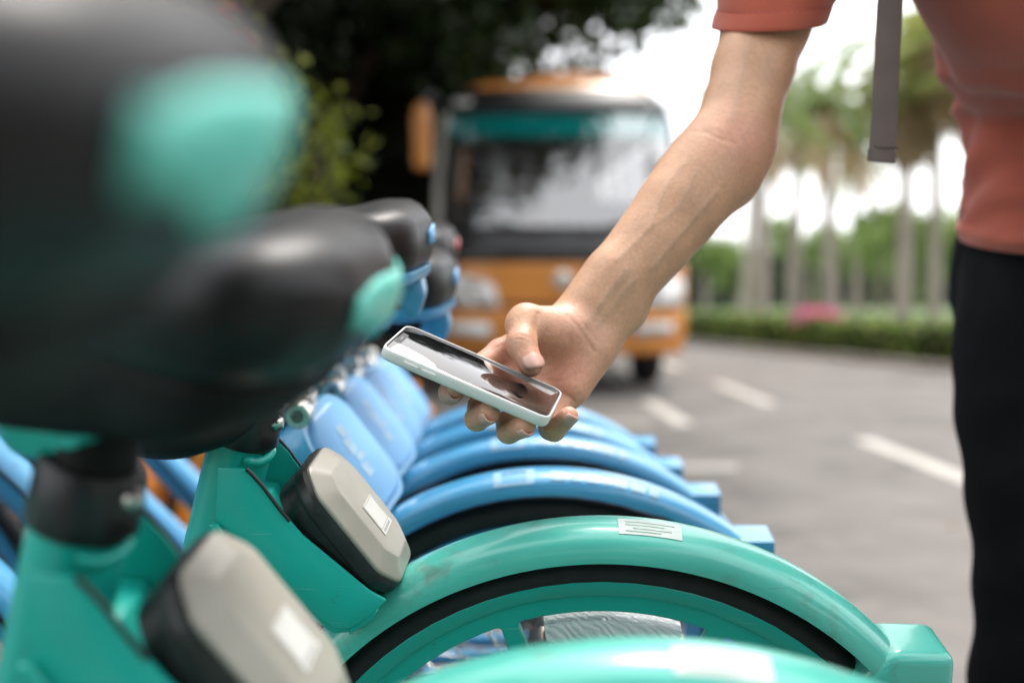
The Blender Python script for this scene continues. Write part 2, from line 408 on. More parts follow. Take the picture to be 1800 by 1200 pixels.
    if kind == 'blue':
        low('base', [(.90, .003), (.975, .0), (.98, -.010), (.955, -.018), (.88, -.022), (.7, -.024)], mshell)
        xr = c0.x + .118
        tb = [(xr - .058, c0.z - .010), (xr - .002, c0.z - .012), (xr + .004, c0.z - .040), (xr - .004, c0.z - .062), (xr - .014, c0.z - .064), (xr - .034, c0.z - .034)]
        prism('tail_bracket', tb, -.020, .020, mshell, e, bevel=.006, seg=3)
        tube('spring', [(c0.x + .075, 0, c0.z - .006), (c0.x + .06, 0, c0.z - .05)], .020, M['boot'], e, n=18)
    else:
        low('base', [(.74, .010), (.80, .0), (.79, -.010), (.75, -.022), (.68, -.034), (.56, -.044), (.40, -.048)], M['boot'])
        if kind == 'teal' and lip: low('shell_lip', [(.16, -.038), (.27, -.042), (.28, -.050), (.22, -.060), (.10, -.065)], mshell, cx=L * .33)
    if patch:
        m_ = M['red'] if red else M['mint'] if kind == 'teal' else M['blue_lid']
        it = n // 2; V, F = [], []; w_ = 6 if kind == 'teal' else 2; hs = [.34, .44, .54, .62]; ss = [.999, 1.0, .997, .992]
        if kind == 'teal': hs = [.13, .22, .32, .46, .58, .66]; ss = [.895, .938, .97, .995, 1.0, .992]
        for s, h in zip(ss, hs):
            for i in range(it - w_, it + w_ + 1):
                k = abs(i - it) / w_; hh = h if h > .3 else h + .16 * k * k
                hh = hh - (.14 * k ** 3 if h > .6 else 0); V.append(pt(i, s, hh, .0022))
        q = 2 * w_ + 1
        for r in range(len(hs) - 1):
            for i in range(q - 1): F.append((r * q + i, r * q + i + 1, (r + 1) * q + i + 1, (r + 1) * q + i))
        o = mk('rear_patch', V, F, m_, e)
        sm = o.modifiers.new('thick', 'SOLIDIFY'); sm.thickness = .003; sm.offset = -1
    # post and boot down to the clamp
    top = c0 + Vector((.0 + fwd, 0, .0))
    tube('seat_post', [ST - SDIR * .02, Vector((ST.x, 0, ST.z)).lerp(top, 1.0)], .0145, M['dark_steel'] if kind != 'teal' else M['boot'], e, n=16)
    if kind == 'teal': tube('boot', [ST + SDIR * .018, ST + SDIR * .03, ST + SDIR * (.055 + lift) * .98], [.024, .022, .016], M['boot'], e, n=20)
    return e

def bicycle(kind):
    pm = M['teal'] if kind == 'teal' else M['blue'] if kind == 'blue' else M['orange']
    pf = M['teal_fender'] if kind == 'teal' else pm
    root = empty('share_bicycle')
    wheel(root, (0, 0, WZ), 'mag' if kind == 'teal' else 'wire', pm, ang=88)
    wheel(root, (-1.06, 0, WZ), 'mag' if kind == 'teal' else 'wire', pm, ang=20)
    rf = arc_sweep('rear_fender', fender_section() if kind == 'teal' else fender_section(bot=.314, wd=.028, round_=.016), 34, 176, pf, root, n=60)
    arc_sweep('front_fender', fender_section(ro=.325, wd=.03), 40, 165, pf, root, n=40, c=(-1.06, 0, WZ))
    # closed tail fairing with the square end
    pts = [(.331 * math.cos(R(a)), WZ + .331 * math.sin(R(a))) for a in (53, 47)]
    fair = [(.215, .505), (.255, .46), (.25, .39)] + [(.300 * math.cos(R(a)), WZ + .300 * math.sin(R(a))) for a in (14, 22, 30, 36, 40)]
    if kind == 'teal': prism('tail_block', [(.195, .44), (.205, .505), (.235, .5315), (.287, .5305), (.2885, .425), (.245, .40)], -.0325, .0325, pf, root, bevel=.010, seg=4)
    if kind != 'teal': fair = [(.313 * math.cos(R(a)), WZ + .313 * math.sin(R(a))) for a in (68, 62, 57)] + [(.20, .562), (.236, .562), (.238, .50), (.24, .48)] + [(.312 * math.cos(R(a)), WZ + .312 * math.sin(R(a))) for a in (42, 48, 55, 62)]
    prism('tail_fairing', fair, *((-.0295, .0295) if kind == 'teal' else (-.022, .024)), pf, root, bevel=.003 if kind == 'teal' else .009, seg=4)
    # frame tubes
    tube('seat_tube', [SB - SDIR * .02, SB + SDIR * .2, ST], [.026, .026, .0262], pm, root, n=28)
    tube('main_tube', spline([SB + Vector((-.005, 0, .0)), (-.56, 0, .43), (-.70, 0, .58), (-.83, 0, .73)], 6), [(.034, .028)] * 19, pm, root, n=20)
    tube('head_tube', [(-.80, 0, .63), (-.855, 0, .80)], .026, pm, root, n=20)
    for s in (-1, 1):
        tube('chain_stay', [SB + Vector((.01, s * .03, -.0)), (-.2, s * .055, .295), (0, s * .06, WZ)], .0105, pm, root, n=10)
        tube('fork_blade', [(-.78, s * .03, .62), (-.86, s * .05, .56), (-1.06, s * .055, WZ)], .012, pm, root, n=10)
    tube('steerer', [(-.855, 0, .79), (-.80, 0, .96)], .015, M['dark_steel'], root, n=14)
    tube('handlebar', spline([(-.66, -.27, .97), (-.72, -.21, .985), (-.80, -.08, .965), (-.80, .08, .965), (-.72, .21, .985), (-.66, .27, .97)], 5), .0115, M['dark_steel'], root, n=12)
    for s in (-1, 1): tube('grip', [(-.66, s * .27, .97), (-.70, s * .225, .982)], .0165, M['boot'], root, n=14)
    if kind != 'teal':
        bt = empty('basket'); bt.parent = root
        V, F = [], []
        for zz, sc in ((.72, .82), (.78, .88), (.84, .94), (.90, 1.0)):
            c = [(-1.06 - .13 * sc, -.16 * sc, zz), (-1.06 + .13 * sc, -.16 * sc, zz), (-1.06 + .13 * sc, .16 * sc, zz), (-1.06 - .13 * sc, .16 * sc, zz)]
            v, f = tube_geo(c + [c[0]], .004, 6); F += [tuple(i + len(V) for i in q) for q in f]; V += v
        mk('wire', V, F, M['dark_steel'], bt)
        prism('floor', [(-1.17, .715), (-.95, .715), (-.95, .722), (-1.17, .722)], -.13, .13, M['black'], bt, bevel=.002)
    for s_ in (-1, 1): tube('brake_cable', spline([(-.70, s_ * .16, .98), (-.90, s_ * .06, .93), (-.86, s_ * .032, .76), (-.66, s_ * .036, .56), (-.46, s_ * .034, .33), (-.2, s_ * .05, .30)], 5), .0028, M['boot'], root, n=6)
    # crank
    tube('crank', [SB + Vector((0, -.075, 0)), SB + Vector((-.07, -.08, -.14))], .010, M['dark_steel'], root, n=10)
    box('pedal', (SB.x - .07, -.13, SB.z - .14), (.09, .08, .025), M['black'], root, bevel=.006)
    lathe('chain_case', [(0, .045), (.07, .045), (.075, .05), (.075, .06), (.07, .065), (0, .065)], M['black'], root, n=28, c=tuple(SB), closed=False)
    tube('kickstand', [(-.30, -.05, .29), (-.28, -.17, .02)], .008, M['dark_steel'], root, n=10)
    # lock box on the seat tube
    m4 = lid_frame(kind)
    lk = empty('lock_box'); lk.parent = root
    if kind == 'teal':
        bp = [bl(p[0] + 6, p[1] - 18) for p in [(418, 806), (464, 810), (492, 840), (516, 876), (556, 926), (617, 980), (664, 1022), (694, 1040), (668, 1066), (632, 1092), (604, 1094), (575, 1070), (540, 1034), (512, 1008), (470, 985), (436, 948), (408, 900)]]
        prism('cradle', bp, -.047, -.043, pm, lk, bevel=.0018, seg=2)
        prism('cradle', bp, .043, .047, pm, lk, bevel=.0018, seg=2)
        floor_ = [bl(*p) for p in [(438, 870), (478, 880), (505, 935), (560, 985), (612, 1028), (668, 1050), (660, 1064), (630, 1086), (604, 1088), (575, 1066), (540, 1030), (512, 1004), (470, 981), (440, 950), (412, 900)]]
        prism('cradle_floor', floor_, -.0432, .0432, M['mint'] if False else pm, lk, bevel=.002, seg=2)
        prism('cradle_end', [bl(*p) for p in [(640, 1030), (686, 1046), (668, 1067), (630, 1092)]], -.0445, .0445, pm, lk, bevel=.003, seg=2)
        ed = [bl(p[0] + 6, p[1] - 18) for p in [(466, 810), (474, 818), (492, 840), (516, 876), (534, 900)]]
        for y in (-.0462, .0462):
            tube('edge_trim', [(x, y, z) for x, z in ed], .0017, M['black'], lk, n=8)
        stack('band', [octo(.057, .0405, .021, .017, -.036, .010), octo(.059, .0425, .021, .018, -.018, .010), octo(.0615, .0462, .021, .018, -.0145, .010), octo(.062, .047, .021, .018, -.012, .010), octo(.062, .047, .021, .018, -.005, .010), octo(.0605, .0455, .021, .018, -.002, .010)], M['band'], lk, m4)
        stack('cover', [octo(.0597, .0447, .021, .018, -.004, .007), octo(.0597, .0447, .021, .018, 0, .007), octo(.0587, .0437, .021, .018, .0012, .007), octo(.045, .029, .016, .012, .0085, .005), octo(.043, .027, .0155, .0115, .0090, .005)], M['grey'], lk, m4, deg=12)
        stk = [(-.006, -.012), (.024, -.012), (.024, .0165), (-.006, .0165)]
        so = stack('sticker', [[(x, y, .0090) for x, y in round_poly(stk, .0015, 2)], [(x, y, .0097) for x, y in round_poly(stk, .0015, 2)]], M['sticker'], lk, m4)
        bd = .0007
        for x0_, x1_, y0_, y1_ in [(-.0050, .0190, -.0110, -.0106), (-.0050, .0190, .0151, .0155), (-.0050, -.0046, -.0110, .0155), (.0186, .0190, -.0110, .0155)]:
            stack('sticker_border', [[(x, y, z) for x, y in ((x0_, y0_), (x1_, y0_), (x1_, y1_), (x0_, y1_))] for z in (.0095, .00985)], M['sticker_print'], so, m4)
        for k_ in range(7):
            y_ = -.0085 + k_ * .0031
            stack('sticker_digit', [[(x, y, z) for x, y in ((.0204, y_), (.0226, y_), (.0226, y_ + .0017), (.0204, y_ + .0017))] for z in (.0095, .00985)], M['sticker_print'], so, m4)
        # weld bead and folded gusset on the near side of the tube
        tube('weld_bead', spline([ST + Vector((.006, -.0265, -.014)), ST + Vector((.016, -.0225, -.017)), ST + Vector((.023, -.0135, -.016)), ST + Vector((.0255, -.004, -.012))], 4), [.002, .0032, .0036, .003, .0035, .004, .0032, .0036, .0038, .003, .0034, .003, .002], pm, root, n=10)
        g = [bl(*p) for p in [(404, 884), (420, 884), (470, 964), (512, 1004), (500, 1010), (446, 966)]]
        prism('gusset', g, -.052, -.046, pm, root, bevel=.002)
    else:
        stack('band', [octo(.066, .050, .022, .018, -.050, .022), octo(.070, .055, .022, .018, -.040, .022), octo(.071, .056, .022, .018, .0, .022), octo(.068, .053, .022, .018, .009, .022)], pm, lk, m4, deg=60)
        stack('cover', [octo(.062, .047, .020, .017, .006, .02), octo(.060, .045, .020, .017, .012, .02), octo(.055, .040, .018, .015, .0142, .018)], M['blue_lid'] if kind == 'blue' else M['sticker'], lk, m4, deg=60)
        for (a, b, cc, d) in [(-.036, -.004, -.022, .010), (-.020, -.009, -.002, .006), (.0, -.006, .008, .011), (.011, -.010, .026, .004)]:
            stack('print_mark', [[(x, y, z) for x, y in ((a, b), (cc, b), (cc, d), (a, d))] for z in (.0140, .0147)], M['gold_print'], lk, m4)
        prism('cradle', [bl(*p) for p in [(420, 812), (520, 860), (640, 1030), (620, 1080), (540, 1040), (430, 940)]], -.035, .035, pm, lk, bevel=.006)
    # clamp collar
    cl = empty('seat_clamp'); cl.parent = root
    if kind == 'teal':
        tube('collar', [ST - SDIR * .006, ST - SDIR * .003, ST + SDIR * .026, ST + SDIR * .030], [.0282, .0295, .0285, .026], M['black'], cl, n=28)
        lathe('bolt', [(0, -.003), (.005, -.003), (.0062, .0), (.0062, .003), (.004, .006), (0, .007)], M['steel'], cl, n=12, axis='X', c=(ST.x + .030, -.012, ST.z + .012), closed=False)
    else:
        tube('collar', [ST - SDIR * .012, ST + SDIR * .012], .0305, M['steel'], cl, n=24)
        o = lathe('bolt', [(0, -.034), (.006, -.034), (.007, -.036), (.0125, -.036), (.0135, -.033), (.0135, -.014), (.011, -.012), (.011, .02), (0, .02)], M['steel'], cl, n=18, c=(ST.x + .037, -.006, ST.z - .004), closed=False)
        lathe('bolt_socket', [(0, -.0345), (.0055, -.0345), (.0055, -.033), (0, -.033)], M['dark_steel'], o, n=6, c=(ST.x + .037, -.008, ST.z - .004), closed=False)
        lathe('ear', [(0, -.012), (.018, -.012), (.018, .012), (0, .012)], M['steel'], cl, n=16, c=(ST.x + .030, 0, ST.z + .002), closed=False)
        # faded white lettering blocks and an outlined badge on the crown of the fender
        def crown(a0, a1, y0, y1, name='lettering'):
            return arc_sweep(name, crown_sec(y0, y1, -.001, .0007, wd=.028, round_=.016), a0, a1, M['white_print'], rf, n=5)
        if kind == 'blue':
            for a0, a1, y0, y1 in [(99, 100.5, 96, 152), (93, 94.5, 96, 152), (93, 100.5, 146, 156), (93, 100.5, 92, 100)]: crown(a0, a1, y0, y1, 'badge_outline')
            aa = 90
            for k, wl in enumerate((2.6, 1.9, 2.4, 1.2, 2.2, 2.6, 1.8)):
                crown(aa - wl, aa, 106 + 6 * (k % 2), 142); aa -= wl + .9
    if kind == 'teal':
        stk_ = arc_sweep('sticker', crown_sec(88, 132, -.001, .0005), 79, 88, M['fender_sticker'], rf, n=8)
        for a0, a1, b0, b1 in [(80, 87, 96, 100), (81.5, 87, 105, 109), (80.5, 86, 114, 118), (82, 87, 122, 125)]:
            arc_sweep('sticker_print_line', crown_sec(b0, b1, .0001, .0009), a0, a1, M['faint_print'], stk_, n=4)
    return root

LEAN, YAW = R(10), R(-3)
protos = {}
GROUP = 'share bicycles parked in one row'
specs = [  # depth of the upper parts, kind, saddle lift, saddle forward, label
    (.30, 'teal', .080, .016, 'share bicycle nearest the camera, only its huge blurred saddle with teal patch in view'),
    (.60, 'teal', .044, -.010, 'teal share bicycle second from the camera, grey lock cover cut by the picture edge'),
    (.94, 'teal', -.018, .085, 'teal share bicycle in sharp focus with clean grey octagonal lock cover'),
    (1.21, 'blue', .106, .0, 'blue share bicycle directly behind the sharp one, black saddle raised'),
    (1.47, 'blue', .064, -.03, 'second blue share bicycle from the teal ones, saddle lower than its neighbour'),
    (1.73, 'blue', .055, .0, 'third blue share bicycle from the teal ones'),
    (1.99, 'blue', .130, -.01, 'blue share bicycle farthest along the row, red reflector on its saddle'),
    (2.50, 'orange', .03, .0, 'orange share bicycle nearest the camera, glimpsed between the blue frames'),
    (2.86, 'orange', .03, .0, 'middle one of the orange share bicycles behind the blue frames'),
    (3.22, 'orange', .03, .0, 'farthest orange share bicycle behind the blue frames'),
]
for i, (Y, kind, lift, fwd, lab) in enumerate(specs):
    if kind not in protos: protos[kind] = b = bicycle(kind)
    else: b = None
    specs[i] = (Y, kind, lift, fwd, lab, b)
for i, (Y, kind, lift, fwd, lab, b) in enumerate(specs):
    if b is None: b = copy_tree(protos[kind])
    jit = 0 if i < 4 else random.uniform(-.006, .006)
    b.location = (.105 + jit - (.028 if kind == 'blue' else .52 if kind == 'orange' else 0) - (.012 if i == 1 else 0), Y + .60 * math.sin(LEAN), .0)
    b.scale = (1, 1, 1.016)
    b.rotation_euler = (LEAN + (0 if i < 4 else R(random.uniform(-1.2, 1.2))), 0, YAW + (0 if i < 4 else R(random.uniform(-1.5, 1.5))))
    tag(b, lab, 'bicycle', GROUP)
for i, (Y, kind, lift, fwd, lab, b) in enumerate(specs):
    bb = [o for o in COL.objects if o.get('label') == lab][0]
    saddle(bb, kind, lift, fwd, patch=True, red=(kind == 'orange' or Y == 1.99), lip=(i > 0))
# ------------------------------------------------------------------ smooth implicit bodies
def sdf_mesh(prims, h, pad=.02):
    pts = np.array([q for p in prims for q in (p['a'], p['b'])]); rm = max(max(p['ra'], p['rb']) for p in prims)
    lo = pts.min(0) - rm - pad; hi = pts.max(0) + rm + pad
    n = np.ceil((hi - lo) / h).astype(int) + 1
    D = np.full(n, .05, np.float32)
    ax = [lo[i] + h * np.arange(n[i]) for i in range(3)]
    for p in prims:
        a, b, ra, rb, k = np.array(p['a']), np.array(p['b']), p['ra'], p['rb'], p['k']
        m = max(ra, rb) + k + 3 * h
        i0 = np.maximum(np.floor((np.minimum(a, b) - m - lo) / h).astype(int), 0); i1 = np.minimum(np.ceil((np.maximum(a, b) + m - lo) / h).astype(int) + 1, n)
        sl = tuple(slice(u, v) for u, v in zip(i0, i1))
        X = ax[0][sl[0]][:, None, None] - a[0]; Y = ax[1][sl[1]][None, :, None] - a[1]; Z = ax[2][sl[2]][None, None, :] - a[2]
        ba = b - a; L2 = max(1e-12, ba @ ba)
        t = np.clip((X * ba[0] + Y * ba[1] + Z * ba[2]) / L2, 0, 1)
        qx, qy, qz = X - t * ba[0], Y - t * ba[1], Z - t * ba[2]
        if p.get('n') is not None:
            nn = np.array(p['n']); nn = nn / np.linalg.norm(nn); dd = (qx * nn[0] + qy * nn[1] + qz * nn[2]) * (p['s'] - 1)
            qx, qy, qz = qx + nn[0] * dd, qy + nn[1] * dd, qz + nn[2] * dd
        d = np.sqrt(qx * qx + qy * qy + qz * qz) - (ra + (rb - ra) * t)
        E = D[sl]
        if p.get('sub'):
            hh = np.maximum(k - np.abs(-d - E), 0) / k; D[sl] = np.maximum(E, -d) + hh * hh * k * .25
        else:
            hh = np.maximum(k - np.abs(d - E), 0) / k; D[sl] = np.minimum(E, d) - hh * hh * k * .25
    S = D < 0
    # naive surface nets
    c = np.stack([S[i:n[0] - 1 + i, j:n[1] - 1 + j, l:n[2] - 1 + l] for i in (0, 1) for j in (0, 1) for l in (0, 1)])
    cnt = c.sum(0); act = (cnt > 0) & (cnt < 8)
    idx = np.full(act.shape, -1, np.int64); cells = np.argwhere(act); idx[act] = np.arange(len(cells))
    acc = np.zeros((len(cells), 3)); num = np.zeros(len(cells))
    corner = [(i, j, l) for i in (0, 1) for j in (0, 1) for l in (0, 1)]
    for u in range(8):
        for v in range(u + 1, 8):
            df = [corner[v][q] - corner[u][q] for q in range(3)]
            if sum(map(abs, df)) != 1: continue
            pu, pv = cells + corner[u], cells + corner[v]
            du, dv = D[tuple(pu.T)], D[tuple(pv.T)]; x = (du < 0) != (dv < 0)
            t = np.where(x, du / np.where(x, du - dv, 1), 0)
            acc += np.where(x[:, None], np.array(corner[u]) + t[:, None] * np.array(df), 0); num += x
    V = lo + h * (cells + acc / num[:, None])
    F = []
    for d in range(3):
        o1, o2 = (d + 1) % 3, (d + 2) % 3
        sh = [slice(None)] * 3; sh[d] = slice(0, n[d] - 1); s2 = [slice(None)] * 3; s2[d] = slice(1, n[d])
        A, B = S[tuple(sh)], S[tuple(s2)]
        for inside in (True, False):
            e = np.argwhere((A == inside) & (B != inside)); e = e[(e[:, o1] > 0) & (e[:, o2] > 0)]
            e = e[(e[:, o1] < n[o1] - 1) & (e[:, o2] < n[o2] - 1)]
            def ii(a_, b_):
                q = e.copy(); q[:, o1] -= a_; q[:, o2] -= b_; return idx[tuple(q.T)]
            q = np.stack([ii(0, 0), ii(1, 0), ii(1, 1), ii(0, 1)], 1)
            F.append(q if inside else q[:, ::-1])
    return V, np.concatenate(F)
def cone(a, b, ra, rb, k=.006, n=None, s=1, sub=False): return dict(a=tuple(a), b=tuple(b), ra=ra, rb=rb, k=k, n=n, s=s, sub=sub)
def chain(pts, rad, k=.006, **kw): return [cone(pts[i], pts[i + 1], rad[i], rad[i + 1], k, **kw) for i in range(len(pts) - 1)]

# ------------------------------------------------------------------ phone
PC = at(835, 650, .93)
PL = Vector((.135, -.018, -.057)).normalized()
PW = Vector((-.003, .068, .0235)); PW = (PW - PL * PW.dot(PL)).normalized()
PN = PL.cross(PW).normalized()
PM = Matrix(((PL.x, PW.x, PN.x, PC.x), (PL.y, PW.y, PN.y, PC.y), (PL.z, PW.z, PN.z, PC.z), (0, 0, 0, 1)))
M['case'] = mat('white silicone case', (.78, .78, .76), .42, var=.03, vscale=30, rvar=.06)
M['glass'] = mat('black phone glass', (.006, .006, .007), .03, var=.05, rvar=.015, vscale=40, spec=.8)
M['glass'].node_tree.nodes['Principled BSDF'].inputs['Coat Weight'].default_value = 1
M['glass'].node_tree.nodes['Principled BSDF'].inputs['Coat Roughness'].default_value = .015
M['bezel'] = mat('black bezel', (.004, .004, .004), .3, var=.1)
M['notch_grille'] = mat('speaker slot grey', (.16, .16, .17), .4)
def rrect(L, W, r, z, k=7): return [(x, y, z) for x, y in round_poly([(-L, -W), (L, -W), (L, W), (-L, W)], r, k)]
phone = empty('mobile_phone', PC); phone.matrix_world = PM
PI4 = Matrix.Identity(4)
def pstack(name, loops, m_, par, deg=40): return stack(name, loops, m_, par, PI4, deg)
hl, hw, cr = .0728, .0362, .0112
sec = [(-.0028, -.0096), (-.0012, -.0092), (-.0003, -.0080), (0, -.0064), (0, -.0032), (-.0002, -.001), (-.0006, .0003), (-.0010, .0005)]
pstack('case', [rrect(hl + o, hw + o, cr + o, z) for o, z in sec] + [rrect(hl - .0016, hw - .0016, cr - .0014, .0004), rrect(hl - .0018, hw - .0018, cr - .0016, -.0012)], M['case'], phone, deg=50)
pstack('bezel', [rrect(hl - .0018, hw - .0018, cr - .0016, -.002), rrect(hl - .0018, hw - .0018, cr - .0016, -.0004)], M['bezel'], phone)
scr = pstack('screen', [rrect(hl - .0021, hw - .0021, cr - .0019, -.0008), rrect(hl - .0021, hw - .0021, cr - .0019, .0), rrect(hl - .0026, hw - .0026, cr - .0024, .0003)], M['glass'], phone, deg=60)
nt_ = pstack('notch', [[(x - hl + .0075, y, z) for x, y in round_poly([(-.0035, -.0135), (.0022, -.0125), (.0022, .0125), (-.0035, .0135)], .0018, 3)] for z in (.0002, .00038)], M['bezel'], scr)
pstack('speaker_slot', [[(x - hl + .0068, y, z) for x, y in round_poly([(-.0005, -.004), (.0005, -.004), (.0005, .004), (-.0005, .004)], .0004, 2)] for z in (.0003, .00046)], M['notch_grille'], nt_)
for y in (-.018, .018):
    pstack('side_button', [[(x, y_ - hw - .0009, z - .0052) for x, y_, z in ((a - .03 if y < 0 else a - .045, b, c) for a, b in ((-.006, -.0004), (.006, -.0004), (.006, .0012), (-.006, .0012)) for c in (0,))], [(x, y_ - hw - .0009, z - .003) for x, y_, z in ((a - .03 if y < 0 else a - .045, b, c) for a, b in ((-.006, -.0004), (.006, -.0004), (.006, .0012), (-.006, .0012)) for c in (0,))]], M['case'], phone)
tag(phone, 'mobile phone with black screen in a white case, held in the hand', 'phone')

# ------------------------------------------------------------------ person
M['skin'] = mat('skin', (.57, .325, .20), .46, var=.13, vscale=30, rvar=.10, bump=.45, bscale=380, sss=.10, detail=6)
M['nail'] = mat('fingernail', (.60, .36, .29), .36, var=.05, vscale=60, coat=.0)
M['shirt'] = mat('coral cotton', (.42, .096, .058), .9, var=.08, vscale=18, bump=.35, bscale=900, sheen=.3, spec=.2)
M['trouser'] = mat('black cloth', (.006, .006, .007), .9, var=.2, vscale=20, bump=.4, bscale=700, spec=.15)
M['thread'] = mat('coral thread', (.40, .10, .075), .9, var=.1)
M['hair'] = mat('black hair', (.01, .009, .008), .5, var=.3, vscale=80)
M['shoe'] = mat('dark shoe', (.02, .02, .022), .6)
person = empty('person', (.70, 1.40, 0))
def J(px, py, Y): return at(px, py, Y)
arm = []
st = [((1021, 577, 1.02), .0255), ((1050, 540, 1.027), .0275), ((1082, 502, 1.036), .0318), ((1118, 460, 1.046), .0348), ((1152, 419, 1.055), .0368), ((1190, 370, 1.065), .0400), ((1224, 326, 1.078), .0428), ((1258, 285, 1.088), .0430), ((1286, 245, 1.098), .0405), ((1304, 190, 1.112), .0385), ((1322, 125, 1.13), .0410), ((1346, 45, 1.15), .0450), ((1385, -60, 1.165), .050), ((1420, -170, 1.17), .058)]
P_ = [J(*p) for p, r in st]; arm += chain(P_, [r - .0022 for p, r in st], .012)
# wrist is broader than deep; ulna and radius ridges, elbow point
arm += [cone(J(1008, 558, 1.018), J(1070, 480, 1.03), .0165, .020, .016), cone(J(1040, 600, 1.02), J(1098, 545, 1.035), .0185, .022, .016)]
arm += [cone(J(1310, 262, 1.112), J(1284, 318, 1.10), .021, .020, .03)]
# palm
idx, mid, rin, pin = (880, 620, .995), (914, 650, .997), (954, 680, .995), (990, 702, .988)
W1, W2, W3 = (1008, 572, 1.02), (1028, 588, 1.024), (1042, 604, 1.02)
arm += [cone(J(*W1), J(*idx), .019, .0125, .016), cone(J(*W2), J(*mid), .019, .0130, .016), cone(J(*W3), J(*rin), .0185, .0125, .016), cone(J(*W3), J(*pin), .018, .0115, .016)]
arm += [cone(J(1000, 588, 1.0), J(938, 577, .988), .0205, .0155, .014)]          # thenar
arm += [cone(J(1040, 622, 1.003), J(1008, 682, .988), .0165, .0135, .014)]       # hypothenar
# thumb
arm += chain([J(990, 572, 1.005), J(922, 564, .986), J(917, 605, .963), J(933, 640, .950)], [.0165, .0138, .0120, .0108], .006)
arm += [cone(J(926, 560, .99), J(912, 572, .983), .0125, .012, .005)]
# fingers: knuckle, middle joint, end joint, tip
fing = {'index': ([idx, (812, 668, .968), (792, 690, .942), (799, 686, .922)], [.0120, .0104, .0096, .0088]),
        'middle': ([mid, (846, 716, .962), (838, 736, .932), (859, 726, .908)], [.0122, .0106, .0098, .0094]),
        'ring': ([rin, (896, 744, .958), (894, 758, .928), (922, 748, .903)], [.0120, .0104, .0097, .0094]),
        'pinky': ([pin, (968, 752, .955), (974, 757, .935), (1000, 731, .922)], [.0105, .0092, .0086, .0080])}
for k, (pp, rr) in fing.items():
    arm += chain([J(*p) for p in pp], rr, .0035)
    arm += [cone(J(*pp[1]), J(*pp[1]), rr[1] * 1.06, rr[1] * 1.06, .004)]
# creases: elbow fold, thumb joints, palm lines, wrist lines
def crease(pts, r=.0016, k=.003):
    return [dict(cone(pts[i], pts[i + 1], r, r, k), sub=True) for i in range(len(pts) - 1)]
EXTRA = []
V1, F1 = sdf_mesh(arm + EXTRA, .00135, pad=.012)
def relax(V, F, mask, it):
    e = np.concatenate([F[:, [0, 1]], F[:, [1, 2]], F[:, [2, 3]], F[:, [3, 0]]]); e = np.concatenate([e, e[:, ::-1]])
    cnt = np.bincount(e[:, 0], minlength=len(V))[:, None]
    for _ in range(it):
        A = np.stack([np.bincount(e[:, 0], weights=V[e[:, 1], q], minlength=len(V)) for q in range(3)], 1) / cnt
        V = V * (1 - mask) + A * mask
    return V
_wr = np.array(J(1040, 555, 1.02)); _ax = np.array(J(1150, 419, 1.055)) - _wr; _ax /= np.linalg.norm(_ax)
V1 = relax(V1, F1, (np.clip(((V1 - _wr) @ _ax) / .03, 0, 1) * .9)[:, None], 60)
V1 = relax(V1, F1, np.full((len(V1), 1), .5), 2)
# skin folds: polylines surveyed on the visible surface, pressed in or raised
_d = (V1 - np.array(cam.location)); _c = np.array(CAM_M.to_3x3().transposed()) @ _d.T
SX, SY = 900 + 2000 * _c[0] / -_c[2], 600 - 2000 * _c[1] / -_c[2]
def on_skin(px, py):
    m_ = (SX - px) ** 2 + (SY - py) ** 2 < 36
    return float(V1[m_, 1].min()) if m_.any() else None
VEIN = np.zeros(len(V1))
def fold_line(pl, depth, width, k=6):
    Q = []
    for p in spline([(a, b, 0) for a, b in pl], k):
        y = on_skin(p.x, p.y)
        if y is not None: Q.append(tuple(at(p.x, p.y, y)))
    if len(Q) < 2: return
    Q = np.array(Q); best = np.full(len(V1), 9.0)
    for i in range(len(Q) - 1):
        a, b = Q[i], Q[i + 1]; ab = b - a; t = np.clip(((V1 - a) @ ab) / max(1e-12, ab @ ab), 0, 1)
        best = np.minimum(best, np.linalg.norm(V1 - a - t[:, None] * ab, axis=1))
    end = 1.0
    if depth < 0: VEIN[:] = np.maximum(VEIN, np.exp(-(best / (width * .7)) ** 2))
    g_ = np.exp(-(best / width) ** 2) * depth
    dirv = _d / np.linalg.norm(_d, axis=1)[:, None]
    V1[:] += dirv * g_[:, None]
for pl, dp, wd in [([(1002, 590), (999, 618), (976, 638), (950, 648)], .0011, .0022), ([(948, 550), (945, 572), (943, 597), (950, 612)], .0022, .0028),
                   ([(984, 538), (1015, 572), (1044, 618)], .0009, .0020), ([(998, 530), (1026, 566), (1056, 606)], .0006, .0018),
                   ([(894, 590), (916, 587), (938, 596)], .0010, .0014), ([(893, 598), (916, 595), (939, 604)], .0008, .0013), ([(896, 580), (918, 577), (938, 584)], .0007, .0013),
                   ([(968, 686), (996, 694), (1014, 708)], .0011, .0018), ([(850, 624), (872, 610), (893, 600)], .0009, .0018), ([(960, 668), (990, 668), (1020, 655)], .0007, .002),
                   ([(1208, 228), (1240, 231), (1264, 243), (1290, 250)], .0012, .0032), ([(1228, 220), (1256, 228), (1284, 240)], .0006, .0032), ([(1222, 238), (1250, 247), (1276, 262)], .0004, .003),
                   ([(1034, 566), (1064, 524), (1100, 476)], -.0012, .0045), ([(1050, 574), (1080, 536), (1116, 492)], -.0008, .0040), ([(1150, 470), (1200, 410), (1260, 340)], -.0010, .004), ([(1085, 455), (1140, 400), (1168, 330), (1200, 285)], -.0008, .0035), ([(1140, 400), (1190, 365), (1225, 300)], -.0006, .003), ([(1285, 210), (1300, 150), (1310, 90)], -.0006, .004)]:
    fold_line(pl, dp, wd)
